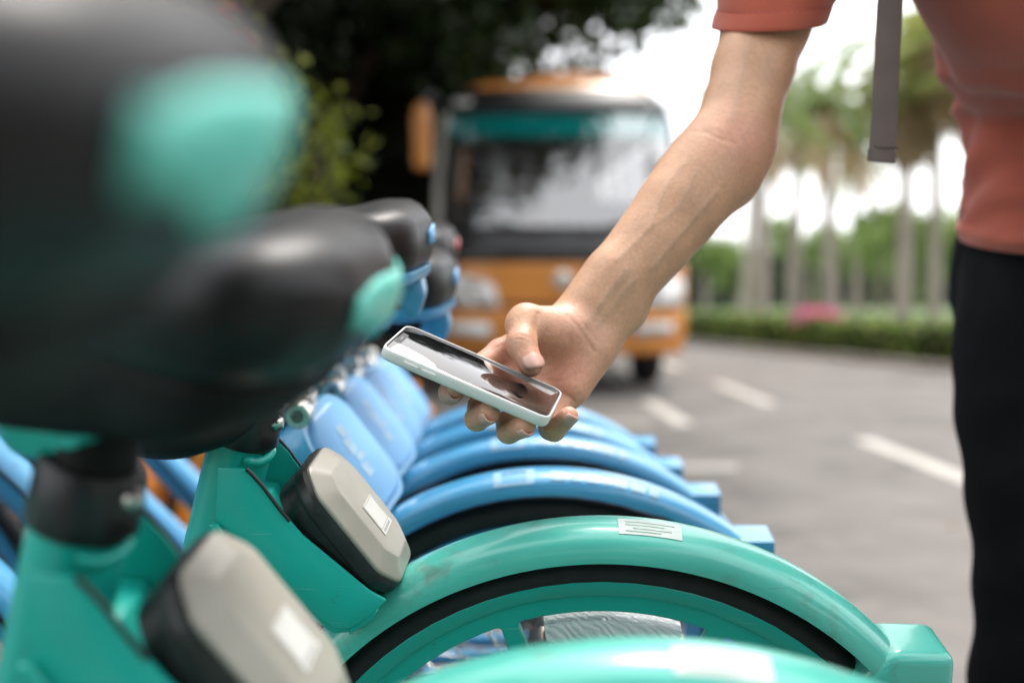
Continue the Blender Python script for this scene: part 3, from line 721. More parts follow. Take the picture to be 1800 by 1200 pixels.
# the rest of the body, mostly under the clothes
RD = Vector((.87, -.5, 0)); FD = Vector((-.5, -.87, 0))
SH_R = P_[-1]; NECK = Vector((.585, 1.06, 1.33)); SH_L = NECK + RD * .19 + Vector((0, 0, -.03))
HIP = Vector((.765, 1.41, .88)); HEADC = NECK + Vector((-.07, -.11, .20))
rest = [cone(HIP + Vector((.02, .03, 0)), Vector((.78, 1.41, 1.0)), .07, .065, .03, RD, .68), cone(Vector((.78, 1.41, 1.0)), Vector((.665, 1.20, 1.22)), .065, .075, .03, RD, .65),
        cone(SH_R, NECK + Vector((.02, .03, -.06)), .058, .075, .04), cone(SH_L, NECK + Vector((.02, .03, -.06)), .055, .075, .04),
        cone(NECK + Vector((0, 0, -.04)), HEADC + Vector((.02, .04, -.03)), .056, .054, .03),
        cone(HEADC + Vector((-.012, -.02, -.055)), HEADC + Vector((.015, .02, .035)), .062, .086, .04),
        cone(HEADC + Vector((-.035, -.06, -.10)), HEADC + Vector((-.03, -.05, -.06)), .030, .045, .03),
        cone(HEADC + Vector((-.055, -.095, -.012)), HEADC + Vector((-.066, -.113, -.045)), .009, .015, .012),
        cone(HEADC + Vector((-.052, -.085, -.083)) + RD * .018, HEADC + Vector((-.052, -.085, -.083)) - RD * .018, .010, .010, .008)]
for s in (-1, 1):
    rest += [cone(HEADC + RD * s * .082 + Vector((.01, .02, .01)), HEADC + RD * s * .080 + Vector((.01, .02, -.03)), .018, .012, .01, RD, 2.2),
             dict(cone(HEADC + Vector((-.058, -.098, .002)) + RD * s * .032, HEADC + Vector((-.058, -.098, .002)) + RD * s * .032, .014, .014, .012), sub=True)]
KN_R, AN_R = Vector((.682, 1.36, .47)), Vector((.695, 1.43, .09)); HJ_R = Vector((.675, 1.40, .84))
KN_L, AN_L = KN_R + RD * .17, AN_R + RD * .19; HJ_L = HJ_R + RD * .17
for hj, kn, an in ((HJ_R, KN_R, AN_R), (HJ_L, KN_L, AN_L)):
    rest += [cone(hj + Vector((.02, .02, -.03)), kn, .058, .052, .03), cone(kn, kn.lerp(an, .35) + Vector((.0, .01, 0)), .055, .052, .02), cone(kn.lerp(an, .35), an, .050, .036, .02), cone(an + Vector((0, 0, -.045)), an + FD * .15 + Vector((0, 0, -.06)), .034, .026, .02)]
EL_L = SH_L + Vector((.06, -.02, -.29)); WR_L = EL_L + Vector((-.02, -.10, -.24))
rest += [cone(SH_L, EL_L, .052, .038, .02), cone(EL_L, WR_L, .040, .026, .02), cone(WR_L, WR_L + Vector((-.01, -.03, -.08)), .026, .034, .02, RD, 1.6)]
for i in range(4):
    o_ = WR_L + Vector((-.01, -.03, -.08)) + FD * (.024 - .016 * i); rest += [cone(o_, o_ + Vector((-.004, -.012, -.045)), .009, .0085, .004), cone(o_ + Vector((-.004, -.012, -.045)), o_ + Vector((-.012, -.022, -.075)), .0085, .007, .004)]
rest += [cone(WR_L + Vector((0, -.01, -.03)) + FD * .02, WR_L + Vector((0, -.02, -.085)) + FD * .05, .013, .009, .008)]
V2, F2 = sdf_mesh(rest, .0075, pad=.02)
org = np.array(person.location)
PINK = [(J(933, 640, .95), .022), (J(917, 600, .963), .016), (J(859, 726, .908), .020), (J(922, 748, .903), .020), (J(799, 686, .922), .02), (J(1000, 731, .922), .018), (J(990, 610, .985), .03), (J(1000, 660, .985), .035), (J(915, 640, .985), .03), (J(870, 620, .985), .025), (J(1300, 250, 1.06), .03)]
body = np_mesh('body', np.concatenate([V1, V2]) - org, np.concatenate([F1, F2 + len(V1)]), M['skin'], person, smooth=True)
pk = np.zeros(len(body.data.vertices), np.float32); co = np.concatenate([V1, V2])
for p, r in PINK: pk = np.maximum(pk, np.exp(-((co - np.array(p)) ** 2).sum(1) / (r * r)).astype(np.float32))
at_ = body.data.attributes.new('flush', 'FLOAT', 'POINT'); at_.data.foreach_set('value', pk)
av = body.data.attributes.new('vein', 'FLOAT', 'POINT'); av.data.foreach_set('value', np.concatenate([VEIN, np.zeros(len(V2))]).astype(np.float32))
_t = M['skin'].node_tree; _b = _t.nodes['Principled BSDF']; _src = _b.inputs['Base Color'].links[0].from_socket
_a = _t.nodes.new('ShaderNodeAttribute'); _a.attribute_name = 'flush'
_m = _t.nodes.new('ShaderNodeMixRGB'); _m.inputs[2].default_value = (.66, .29, .21, 1); _mm = _t.nodes.new('ShaderNodeMath'); _mm.operation = 'MULTIPLY'; _mm.inputs[1].default_value = .6
_t.links.new(_a.outputs['Fac'], _mm.inputs[0]); _t.links.new(_mm.outputs[0], _m.inputs[0]); _t.links.new(_src, _m.inputs[1])
_v = _t.nodes.new('ShaderNodeAttribute'); _v.attribute_name = 'vein'; _vm = _t.nodes.new('ShaderNodeMath'); _vm.operation = 'MULTIPLY'; _vm.inputs[1].default_value = .32
_v2 = _t.nodes.new('ShaderNodeMixRGB'); _v2.inputs[2].default_value = (.36, .27, .20, 1); _t.links.new(_v.outputs['Fac'], _vm.inputs[0]); _t.links.new(_vm.outputs[0], _v2.inputs[0]); _t.links.new(_m.outputs[0], _v2.inputs[1])
_n = _t.nodes.new('ShaderNodeTexNoise'); _n.inputs['Scale'].default_value = 260; _n.inputs['Detail'].default_value = 6; _n.inputs['Roughness'].default_value = .75; _c = _t.nodes.new('ShaderNodeTexCoord'); _t.links.new(_c.outputs['Object'], _n.inputs['Vector'])
_r = _t.nodes.new('ShaderNodeMapRange'); _r.inputs[1].default_value = .3; _r.inputs[2].default_value = .7; _r.inputs[3].default_value = .86; _r.inputs[4].default_value = 1.12; _t.links.new(_n.outputs['Fac'], _r.inputs[0])
_x = _t.nodes.new('ShaderNodeMixRGB'); _x.blend_type = 'MULTIPLY'; _x.inputs[0].default_value = 1; _t.links.new(_v2.outputs[0], _x.inputs[1]); _t.links.new(_r.outputs[0], _x.inputs[2]); _t.links.new(_x.outputs[0], _b.inputs['Base Color'])
# nails
def nail(c, n, d, wd, ln, curve=.55):
    n = Vector(n).normalized(); d = Vector(d); d = (d - n * d.dot(n)).normalized(); s = n.cross(d)
    V, F = [], []; A, B = 9, 8
    for i in range(B):
        v = i / (B - 1) * 2 - 1
        for j in range(A):
            u = j / (A - 1) * 2 - 1
            wv = wd * (1 - .30 * max(0, v) ** 3 - .18 * max(0, -v) ** 3)
            edge = (1 - .35 * u * u * (1 if v > 0 else .7))
            V.append(c + s * u * wv + d * ln * v * edge - n * (curve * wd * u * u + .10 * ln * v * v) - Vector(person.location))
    for i in range(B - 1):
        for j in range(A - 1): F.append((i * A + j, i * A + j + 1, (i + 1) * A + j + 1, (i + 1) * A + j))
    o = mk('fingernail', V, F, M['nail'], body)
    m_ = o.modifiers.new('thick', 'SOLIDIFY'); m_.thickness = .0012; m_.offset = -1
    return o
CAMV = Vector(cam.location)
tp, ti = J(933, 640, .950), J(917, 605, .963)
td = (tp - ti).normalized()
tn = (Vector((.25, -.80, .55))); tn = (tn - td * tn.dot(td)).normalized()
nail(tp + tn * .0101 + td * .0012, tn, td, .0094, .0098)
for k, w_ in (('index', .006), ('middle', .0064), ('ring', .0062), ('pinky', .0052)):
    pp, rr = fing[k]; a, b = J(*pp[2]), J(*pp[3]); d = (b - a).normalized()
    n = {'index': Vector((-.2, -.35, -.9)), 'middle': Vector((-.45, -.35, -.8)), 'ring': Vector((.0, -.5, -.8)), 'pinky': Vector((.35, -.9, .1))}[k]
    n = (n - d * n.dot(d)).normalized()
    nail(b + n * (rr[3] * .93) + d * .0025, n, d, w_, .0060)
# hair cap
hv = []
hr = [cone(HEADC + Vector((.0, .005, .02)), HEADC + Vector((.03, .045, .02)), .094, .088, .03), cone(HEADC + Vector((-.02, -.03, .055)), HEADC + Vector((.04, .05, -.02)), .070, .072, .03),
      dict(cone(HEADC + Vector((-.06, -.10, -.02)), HEADC + Vector((-.09, -.15, -.06)), .072, .09, .01), sub=True)]
Vh, Fh = sdf_mesh(hr, .006)
np_mesh('hair', Vh - org, Fh, M['hair'], person, smooth=True)

from mathutils import noise as mnoise
def loft(name, rings, n, m_, parent, fold=None, thick=.003, sub=1, org=(0, 0, 0), power=1.0):
    V, F = [], []
    for i, (c, a, b) in enumerate(rings):
        c, a, b = Vector(c), Vector(a), Vector(b)
        for k in range(n):
            th = 2 * math.pi * k / n
            q = a * math.cos(th) + b * math.sin(th); f = fold(i / (len(rings) - 1), th, c + q) if fold else 0
            V.append(c + q + q.normalized() * f - Vector(org))
    for i in range(len(rings) - 1):
        for k in range(n): F.append((i * n + k, i * n + (k + 1) % n, (i + 1) * n + (k + 1) % n, (i + 1) * n + k))
    o = mk(name, V, F, m_, parent)
    if thick: s = o.modifiers.new('thick', 'SOLIDIFY'); s.thickness = thick; s.offset = 0
    if sub: s = o.modifiers.new('smooth', 'SUBSURF'); s.levels = sub; s.render_levels = sub
    return o
def resample(keys, m):
    """keys of (t, center, lateral, depth, front vector z-tilt) smoothly interpolated"""
    out = []
    C = spline([k[0] for k in keys], m); A = spline([(k[1], 0, 0) for k in keys], m); B = spline([(k[2], 0, 0) for k in keys], m); T = spline([(k[3], 0, 0) for k in keys], m)
    for c, a, b, t in zip(C, A, B, T): out.append((c, RD * a.x, (FD + Vector((0, 0, t.x))).normalized() * b.x))
    return out
keys = [((.790, 1.375, .895), .190, .165, -.22), ((.790, 1.375, .922), .195, .170, -.22), ((.790, 1.38, .965), .184, .148, -.14), ((.784, 1.385, 1.02), .178, .124, -.15), ((.766, 1.355, 1.068), .178, .122, -.35), ((.703, 1.25, 1.130), .196, .150, -.75), ((.645, 1.16, 1.21), .205, .150, -.8), ((.61, 1.10, 1.27), .18, .12, -.6), ((.59, 1.065, 1.325), .085, .075, -.4)]
def tfold(s, th, p):
    f = .0065 * math.sin(p.z * 70 + p.x * 85 + p.y * 40 + 1.6 * math.sin(th * 2)) * (1 if s < .62 else .2) * min(1, s * 7)
    f += .009 * (mnoise.noise(Vector((p.x * 9, p.y * 9, p.z * 16)))) * min(1, s * 8)
    r_ = mnoise.noise(Vector((p.x * 5 + p.z * 9, p.y * 5, p.z * 11 - p.x * 7))); f += .018 * max(0, 1 - abs(r_) * 5) ** 2 * (1 if s < .62 else .15) * min(1, s * 7)
    if s < .10: f += .004
    return f
shirt = loft('shirt', resample(keys, 7), 72, M['shirt'], person, tfold, .003, 1, person.location)
# sleeve: opening at the hem, runs up over the shoulder
ud = (P_[-1] - P_[-3]).normalized(); hemc = J(1346, 42, 1.150)
sx = Vector((1, .0, .06)).normalized(); sy = Vector((.22, .95, .30)); sy = (sy - sx * sy.dot(sx)).normalized()
rings = []
for t, rx, ry, off in [(-.004, .0505, .062, 0), (.0, .0515, .063, 0), (.006, .0518, .0633, 0), (.016, .0525, .064, 0), (.0175, .0515, .063, 0), (.019, .0525, .0637, 0), (.04, .059, .066, 0), (.07, .067, .068, 0), (.11, .066, .072, .0), (.15, .070, .075, .0), (.20, .072, .08, .02), (.24, .06, .07, .06)]:
    rings.append((hemc + ud * t + Vector((off, -off * .3, 0)), sx * rx, sy * ry))
def sfold(s, th, p):
    return .003 * abs(mnoise.noise(Vector((p.x * 30, p.y * 30, p.z * 22)))) + .002 * (1 + math.sin(th * 3 + s * 5)) * (.2 + s) + (.010 * max(0, math.cos(th - .15)) ** 6 * (1 - s) if s < .6 else 0)
slv = loft('sleeve', rings, 64, M['shirt'], shirt, sfold, .0028, 1, person.location)
def loop_thread(c, a, b, m_, parent, name, n=110, r=.0006, fold=None, s=.09):
    V, F = [], []
    for k in range(n):
        if k % 2: continue
        ps = []
        for kk in (k, k + 1.3):
            th = 2 * math.pi * kk / n; q = a * math.cos(th) + b * math.sin(th); p = c + q
            f = (fold(s, th, p) if fold else 0) + .0016
            ps.append(p + q.normalized() * f - Vector(person.location))
        v, f_ = tube_geo(ps, r, 4); F += [tuple(i + len(V) for i in x) for x in f_]; V += v
    return mk(name, V, F, m_, parent)
loop_thread(hemc + ud * .0175, sx * .0518, sy * .0634, M['thread'], slv, 'hem_stitching', fold=sfold, s=4 / 11)
# trousers
def leg_rings(edge):
    return edge
def legloft(name, path, parent):
    C = spline([p for p, r in path], 7); RR = spline([(r, 0, 0) for p, r in path], 7)
    rings = [(c, RD * r.x, FD * r.x * 1.08) for c, r in zip(C, RR)]
    def f(s, th, p): return .0085 * mnoise.noise(Vector((p.x * 11, p.y * 11, p.z * 9))) + .003 * math.sin(p.z * 60 + th * 2) * (1 if s > .35 else .3)
    return loft(name, rings, 48, M['trouser'], parent, f, .0025, 1, person.location)
tr = empty('trousers'); tr.parent = person; tr.location = (0, 0, 0)
for s, nm in ((0, 'trouser_leg'), (1, 'trouser_leg')):
    o_ = RD * (.17 * s)
    legloft(nm, [(Vector((.700, 1.42, .92)) + o_, .078), (Vector((.684, 1.40, .83)) + o_, .088), (Vector((.672, 1.38, .72)) + o_, .092), (Vector((.678, 1.37, .60)) + o_, .087), (Vector((.692, 1.365, .47)) + o_, .083), (Vector((.688, 1.385, .28)) + o_, .077), (Vector((.694, 1.42, .07)) + o_, .073)], tr)
loft('seat', [(HIP + Vector((0, 0, z)), RD * a, FD * b) for z, a, b in ((.09, .150, .105), (.03, .160, .108), (-.04, .172, .115), (-.10, .168, .11), (-.15, .13, .08))], 40, M['trouser'], tr, None, .0025, 1, person.location)
for an in (AN_R, AN_L):
    V, F = sdf_mesh([cone(an + Vector((0, 0, -.055)) - FD * .03, an + FD * .17 + Vector((0, 0, -.062)), .042, .036, .02), dict(cone(an + Vector((0, 0, -.29)) - FD * .3, an + Vector((0, 0, -.29)) + FD * .3, .2, .2, .004), sub=True), cone(an + Vector((0, 0, -.05)), an + Vector((0, 0, .0)), .042, .04, .02)], .005)
    np_mesh('shoe', V - org, F, M['shoe'], person, smooth=True)
tag(person, 'person in coral shirt and black trousers reaching down to hold out a phone', 'person')

# hanging webbing strap
M['webbing'] = mat('grey brown webbing', (.155, .125, .115), .75, var=.10, vscale=30, bump=.5, bscale=1500)
M['webbing_thread'] = mat('dark thread', (.03, .025, .024), .9)
sp0 = [((1581, -230), 1.06), ((1575, -120), 1.085), ((1565, 0), 1.10), ((1560, 90), 1.103), ((1556, 180), 1.105), ((1551, 262), 1.106), ((1549, 286), 1.106)]
S_ = spline([at(p[0], p[1], y) for p, y in sp0], 8)
strap = empty('backpack_strap', S_[-1])
def ribbon(name, pts, hw, m_, parent, thick, off=0, org=(0, 0, 0)):
    V, F = [], []
    for i, p in enumerate(pts):
        t = (pts[min(i + 1, len(pts) - 1)] - pts[max(i - 1, 0)]).normalized(); s_ = Vector((.97, .22, .03)); s_ = (s_ - t * s_.dot(t)).normalized(); nn = s_.cross(t)
        for u in (-1, 1): V.append(p + s_ * hw * u + nn * off - Vector(org))
    for i in range(len(pts) - 1): F.append((2 * i, 2 * i + 1, 2 * i + 3, 2 * i + 2))
    o = mk(name, V, F, m_, parent); s2 = o.modifiers.new('thick', 'SOLIDIFY'); s2.thickness = thick; s2.offset = 0
    bv = o.modifiers.new('edge', 'BEVEL'); bv.width = thick * .4; bv.segments = 2
    return o
web = ribbon('webbing', S_, .0140, M['webbing'], strap, .0016, 0, S_[-1])
e0 = S_[-9:]
ribbon('folded_end', [e0[0].lerp(e0[-1], t) for t in (.0, .3, .6, .9, 1.0)][0:5], .0145, M['webbing'], strap, .0045, 0, S_[-1])
V, F = [], []
for k in range(11):
    u = -.0125 + .0025 * k; b0 = S_[-10].lerp(S_[-9], .9)
    v, f = tube_geo([b0 + Vector((u, -.0032, .0012 * (-1) ** k)) - S_[-1], b0 + Vector((u + .0019, -.0030, .0012 * (-1) ** (k + 1))) - S_[-1]], .0005, 4)
    F += [tuple(i + len(V) for i in x) for x in f]; V += v
mk('stitching', V, F, M['webbing_thread'], strap)
tag(strap, 'grey brown webbing strap with stitched folded end, hanging beside the coral shirt', 'strap')
# ------------------------------------------------------------------ bus
BX, BY = .64, 9.15
M['bus_orange'] = mat('orange bus paint', (.60, .235, .045), .3, var=.06, vscale=2, coat=.5, rvar=.08)
M['bus_black'] = mat('black bus trim', (.012, .012, .013), .3, var=.1, rvar=.08)
M['bus_dark'] = mat('underbody', (.01, .01, .01), .8)
M['bus_grey'] = mat('grey bus trim', (.12, .12, .12), .5)
M['lamp'] = mat('headlamp lens', (.74, .74, .72), .12, var=.1, vscale=20, coat=.8)
M['cream'] = mat('cream interior panel', (.42, .40, .35), .7)
M['seat'] = mat('seat cloth', (.05, .05, .055), .9)
M['amber'] = mat('amber lens', (.65, .22, .03), .2, coat=.6)
g = bpy.data.materials.new('bus glass'); g.use_nodes = True
gb = g.node_tree.nodes['Principled BSDF']; gb.inputs['Base Color'].default_value = (.015, .02, .02, 1); gb.inputs['Roughness'].default_value = .03; gb.inputs['Alpha'].default_value = .62; gb.inputs['Specular IOR Level'].default_value = .8; gb.inputs['Coat Weight'].default_value = 1; gb.inputs['IOR'].default_value = 2.5; gb.inputs['Coat Roughness'].default_value = .02
M['bus_glass'] = g
g2 = g.copy(); g2.name = 'teal sunshade glass'; b2 = g2.node_tree.nodes['Principled BSDF']; b2.inputs['Base Color'].default_value = (.0, .22, .21, 1); b2.inputs['Alpha'].default_value = .93
M['tint'] = g2
bus = empty('bus', (BX, BY, 0), (0, 0, R(1.5)))
# local: front at y=0 facing -Y, length +Y, width X
HWB = 1.04; BL = 6.6
def bus_section(y, top=2.62, hw=HWB, lean=0):
    P = [(-hw * .96, .34), (-hw, .48), (-hw, 1.15), (-hw * .985, 1.75), (-hw * .93, 2.25), (-hw * .86, 2.46), (-hw * .70, top - .05), (-hw * .35, top), (hw * .35, top), (hw * .70, top - .05), (hw * .86, 2.46), (hw * .93, 2.25), (hw * .985, 1.75), (hw, 1.15), (hw, .48), (hw * .96, .34)]
    return [(x, y, z) for x, z in P]
def front_y(z, x):   # raked, rounded nose
    y = .0 if z < 1.15 else (z - 1.15) * .26
    if z > 2.35: y += (z - 2.35) ** 1.3 * 1.1
    return y + .20 * (abs(x) / HWB) ** 3.2 + (.05 * ((.55 - z) / .2) if z < .55 else 0)
def hw_at(z):
    zz = [.30, .48, 1.15, 1.75, 2.25, 2.42, 2.53, 2.60]; hh = [1.0, 1.04, 1.04, 1.025, .975, .91, .80, .60]
    return float(np.interp(z, zz, hh))
def nose_patch(name, z0, z1, x0f, x1f, m_, parent, off=0, nx=28, nz=10, thick=0):
    """piece of the nose skin between heights and width fractions"""
    V, F = [], []
    for j in range(nz + 1):
        z = z0 + (z1 - z0) * j / nz
        for i in range(nx + 1):
            x = hw_at(z) * (x0f + (x1f - x0f) * i / nx); V.append((x, front_y(z, x) - off, z))
    for j in range(nz):
        for i in range(nx): a = j * (nx + 1) + i; F.append((a, a + 1, a + nx + 2, a + nx + 1))
    o = mk(name, V, F, m_, parent)
    if thick: s = o.modifiers.new('t', 'SOLIDIFY'); s.thickness = thick; s.offset = -1
    return o
bd = empty('body'); bd.parent = bus
nose_patch('bumper', .32, .70, -1, 1, M['bus_orange'], bd, .02, thick=.03)
nose_patch('bonnet', .735, 1.06, -1, 1, M['bus_orange'], bd, 0, thick=.03)
nose_patch('seam', .68, .75, -.995, .995, M['bus_black'], bd, -.012, thick=.02)
nose_patch('black_panel', 1.065, 1.34, -1, 1, M['bus_black'], bd, 0, thick=.03)
nose_patch('roof_front', 2.30, 2.535, -1, 1, M['bus_black'], bd, .004, thick=.03)
nose_patch('roof_cap', 2.535, 2.60, -1, 1, M['bus_orange'], bd, .002, nz=6, thick=.03)
# side skins and roof
def ring_at(y, sc=1):
    zs = [.32, .48, .8, 1.15, 1.5, 1.75, 2.0, 2.25, 2.42, 2.53, 2.60]
    L_ = [(-hw_at(z), z) for z in zs]; return L_ + [(x * -1, z) for x, z in reversed(L_)]
rr = ring_at(0); V, F = [], []
for s_ in range(9):
    for x, z in rr:
        y0 = front_y(z, x); V.append((x, y0 + (BL - y0) * s_ / 8, z + (.05 * min(1, s_ / 1.5) if z > 2.55 else 0)))
m = len(rr)
for s_ in range(8):
    for j in range(m - 1): F.append((s_ * m + j, s_ * m + j + 1, (s_ + 1) * m + j + 1, (s_ + 1) * m + j))
F.append(tuple(range(8 * m, 9 * m)))
# leave the upper side walls open for window panes
keep = [f for f in F if not (len(f) == 4 and all(1.2 < V[i][2] < 2.3 for i in f) and .2 < np.mean([V[i][1] for i in f]) < 6.2)]
o = mk('shell', V, keep, M['bus_orange'], bd); autosmooth(o, 40)
o.modifiers.new('t', 'SOLIDIFY').thickness = .02
mk('floor', [(-1, .3, .45), (1, .3, .45), (1, BL, .45), (-1, BL, .45)], [(0, 1, 2, 3)], M['bus_dark'], bd, False)
for sx_ in (-1, 1):
    for k in range(6):
        y0, y1 = .75 + k * .95, .75 + (k + 1) * .95 - .07
        mk('side_window', [(sx_ * (hw_at(z) - .006), y, z) for z in (1.18, 1.75, 2.22) for y in (y0, y1)], [(0, 1, 3, 2), (2, 3, 5, 4)], M['bus_glass'], bus)
        pl = [(sx_ * (hw_at(z) - .002), y, z) for z in (1.15, 1.75, 2.27) for y in (y1, y1 + .07)]
        po = mk('window_post', pl, [(0, 1, 3, 2), (2, 3, 5, 4)], M['bus_black'], bus); po.modifiers.new('t', 'SOLIDIFY').thickness = .03
ws = empty('windscreen'); ws.parent = bus
nose_patch('pane', 1.34, 2.30, -.985, .985, M['bus_glass'], ws, 0, nz=14)
nose_patch('sunshade_band', 2.10, 2.285, -.95, .95, M['tint'], ws, .004)
nose_patch('centre_pillar', 1.98, 2.30, -.05, .06, M['bus_black'], ws, -.03, nx=4, thick=.03)
nose_patch('gasket', 1.33, 1.36, -.99, .99, M['bus_black'], ws, .006, nz=2, thick=.015)
for sx_ in (-1, 1): nose_patch('side_pillar', 1.34, 2.31, sx_ * .955, sx_ * 1.0, M['bus_black'] if sx_ > 0 else M['cream'], ws, .006, nx=4, thick=.03)
# cab fittings seen through the glass
box('dashboard', (0, .55, 1.22), (1.9, .5, .22), M['bus_black'], bus, bevel=.05, seg=3)
lathe('steering_wheel', [(.19 + .014 * math.cos(a), .014 * math.sin(a)) for a in [2 * math.pi * k / 8 for k in range(8)]], M['bus_black'], bus, n=28, c=(.45, .72, 1.42))
for k in range(4):
    for x in (-.62, .55):
        st_ = empty('passenger_seat'); st_.parent = bus
        box('seat_back', (x, 1.5 + k * 1.1, 1.25), (.72, .12, .85), M['seat'], st_, bevel=.05, seg=3)
        box('seat_cushion', (x, 1.28 + k * 1.1, .86), (.72, .42, .12), M['seat'], st_, bevel=.04, seg=3)
box('ceiling_panel', (0, 3.4, 2.46), (1.3, 5.0, .04), M['cream'], bus, bevel=.01)
box('curtain_panel', (-.86, .62, 1.75), (.05, .3, .85), M['cream'], bus, bevel=.02)
prism('roof_unit', [(-.45, 2.58), (.95, 2.50), (.80, 2.64), (.55, 2.74), (.15, 2.77), (-.20, 2.72)], .9, 2.6, M['bus_orange'], bus, bevel=.06, seg=4)
# lamps, fog lamps, badge, wipers, number plate
def lamp_mesh(name, pts, m_, parent, off, thick=.03):
    V = [(x, front_y(z, x) - off, z) for x, z in pts]; o = mk(name, V, [tuple(range(len(V)))], m_, parent)
    s = o.modifiers.new('t', 'SOLIDIFY'); s.thickness = thick; s.offset = -1; return o
for sx_ in (-1, 1):
    q = round_poly([(.50, .70), (.98, .72), (1.0, .92), (.86, .98), (.56, .90)], .05, 4)
    q = [(x * sx_, z) for x, z in q]
    if sx_ > 0: q = q[::-1]
    hlo = lamp_mesh('headlight', q, M['lamp'], bus, .025)
    lathe('bulb_bowl', [(0, .0), (.06, .0), (.085, -.03), (.085, -.035), (.06, -.012), (0, -.012)], M['steel'], hlo, n=24, c=(sx_ * .70, front_y(.82, .70) - .03, .82), closed=False)
    q = round_poly([(.58, .47), (.92, .50), (.90, .59), (.58, .58)], .03, 4); q = [(x * sx_, z) for x, z in q]
    lamp_mesh('fog_light', q[::-1] if sx_ > 0 else q, M['lamp'], bus, .035)
    box('corner_light', (sx_ * .80, front_y(2.40, .8) - .012, 2.40), (.16, .04, .05), M['lamp'], bus, bevel=.015)
    wz = empty('wheel'); wz.parent = bus; wz.location = (sx_ * .88, 1.25, .37)
    lathe('tyre', [(.22, -.1), (.33, -.11), (.365, -.09), (.37, 0), (.365, .09), (.33, .11), (.22, .1)], M['tyre'], wz, n=32, axis='X')
    lathe('rim', [(.0, -.06), (.16, -.06), (.22, -.09), (.22, .09), (0, .09)], M['bus_grey'], wz, n=24, axis='X', closed=False)
    wz2 = copy_tree(wz, bus); wz2.location = (sx_ * .86, 5.1, .37)
    ar = tube('wiper', [(sx_ * .15, front_y(1.3, .15) - .03, 1.30), (sx_ * .55, front_y(1.42, .6) - .035, 1.40)], .012, M['bus_black'], bus, n=8)
lathe('badge', [(0, -.02), (.05, -.02), (.075, -.012), (.08, 0), (0, 0)], M['steel'], bus, n=28, c=(0, -.005, .92), closed=False)
box('number_plate', (0, -.035, .47), (.44, .02, .13), M['bus_grey'], bus, bevel=.004)
for sx_ in (-1, 1):
    mr_ = empty('mirror'); mr_.parent = bus
    x = sx_ * 1.13
    tube('arm', spline([(sx_ * .93, .32, 2.36), (sx_ * 1.05, .05, 2.40), (x, -.06, 2.32), (x, -.06, 2.20)], 4), .018, M['bus_black'], mr_, n=8)
    mm = M['bus_orange'] if sx_ < 0 else M['bus_black']; hz = 2.05 if sx_ < 0 else 2.10
    hh = .26 if sx_ < 0 else .16
    prism('housing', [(x - .065, hz - hh), (x + .065, hz - hh), (x + .08, hz + hh * .6), (x + .05, hz + hh), (x - .05, hz + hh), (x - .08, hz + hh * .6)], -.14, .02, mm, mr_, bevel=.035, seg=4)
    box('glass', (x, .021, hz), (.15, .006, hh * 1.7), M['reflector'], mr_, bevel=.002)
tag(bus, 'orange bus with black front panel and big windscreen, parked behind the bicycles', 'bus')

# ------------------------------------------------------------------ road markings and edges
def stripe(x0, x1, y0, y1, label, grp):
    o = mk('road_marking', [(x0, y0, .004), (x1, y0, .004), (x1, y1, .004), (x0, y1, .004)], [(0, 1, 2, 3)], M['paint'], smooth=False)
    tag(o, kind='structure'); return o
for k in range(-1, 8):
    y = 4.3 + 4.0 * k; stripe(2.06, 2.18, y, y + 2.0, '', '')
for k in range(1, 4):
    y = 3.4 + 3.6 * k; stripe(1.19, 1.31, y, y + 1.65, '', '')
stripe(-.4, 1.19, 5.24, 5.34, '', ''); stripe(-.4, 1.07, 7.08, 7.19, '', '')
# ------------------------------------------------------------------ vegetation
M['lawn'] = mat('lawn', (.08, .13, .035), .9, var=.3, vscale=1.5)
M['kerb'] = mat('kerb stone', (.30, .28, .26), .8, var=.15, vscale=5)
M['paving'] = mat('grey paving', (.18, .17, .16), .85, var=.15, vscale=3)
M['bark'] = mat('dark bark', (.055, .042, .032), .9, var=.3, vscale=6, bump=.8, bscale=30)
M['bark_pale'] = mat('palm bark', (.30, .255, .225), .9, var=.22, vscale=4, bump=.6, bscale=20)
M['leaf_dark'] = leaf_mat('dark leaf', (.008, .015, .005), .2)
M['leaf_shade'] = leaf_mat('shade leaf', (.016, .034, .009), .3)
M['leaf_mid'] = leaf_mat('mid leaf', (.035, .075, .016), .4)
M['leaf_lime'] = leaf_mat('lime leaf', (.20, .25, .022), .5)
M['leaf_hedge'] = leaf_mat('hedge leaf', (.18, .30, .05), .4)
M['leaf_hedge2'] = leaf_mat('yellow hedge leaf', (.34, .36, .09), .4)
M['leaf_brown'] = leaf_mat('dead frond', (.36, .27, .18), .4)
M['leaf_palm'] = leaf_mat('palm leaf', (.17, .235, .08), .55)
M['leaf_fan'] = leaf_mat('fan palm leaf', (.27, .31, .10), .55)
M['leaf_far'] = leaf_mat('far leaf', (.18, .24, .11), .45)
M['pink'] = leaf_mat('pink blossom', (.65, .16, .36), .4)
M['red_bloom'] = leaf_mat('red blossom', (.35, .02, .03), .4)
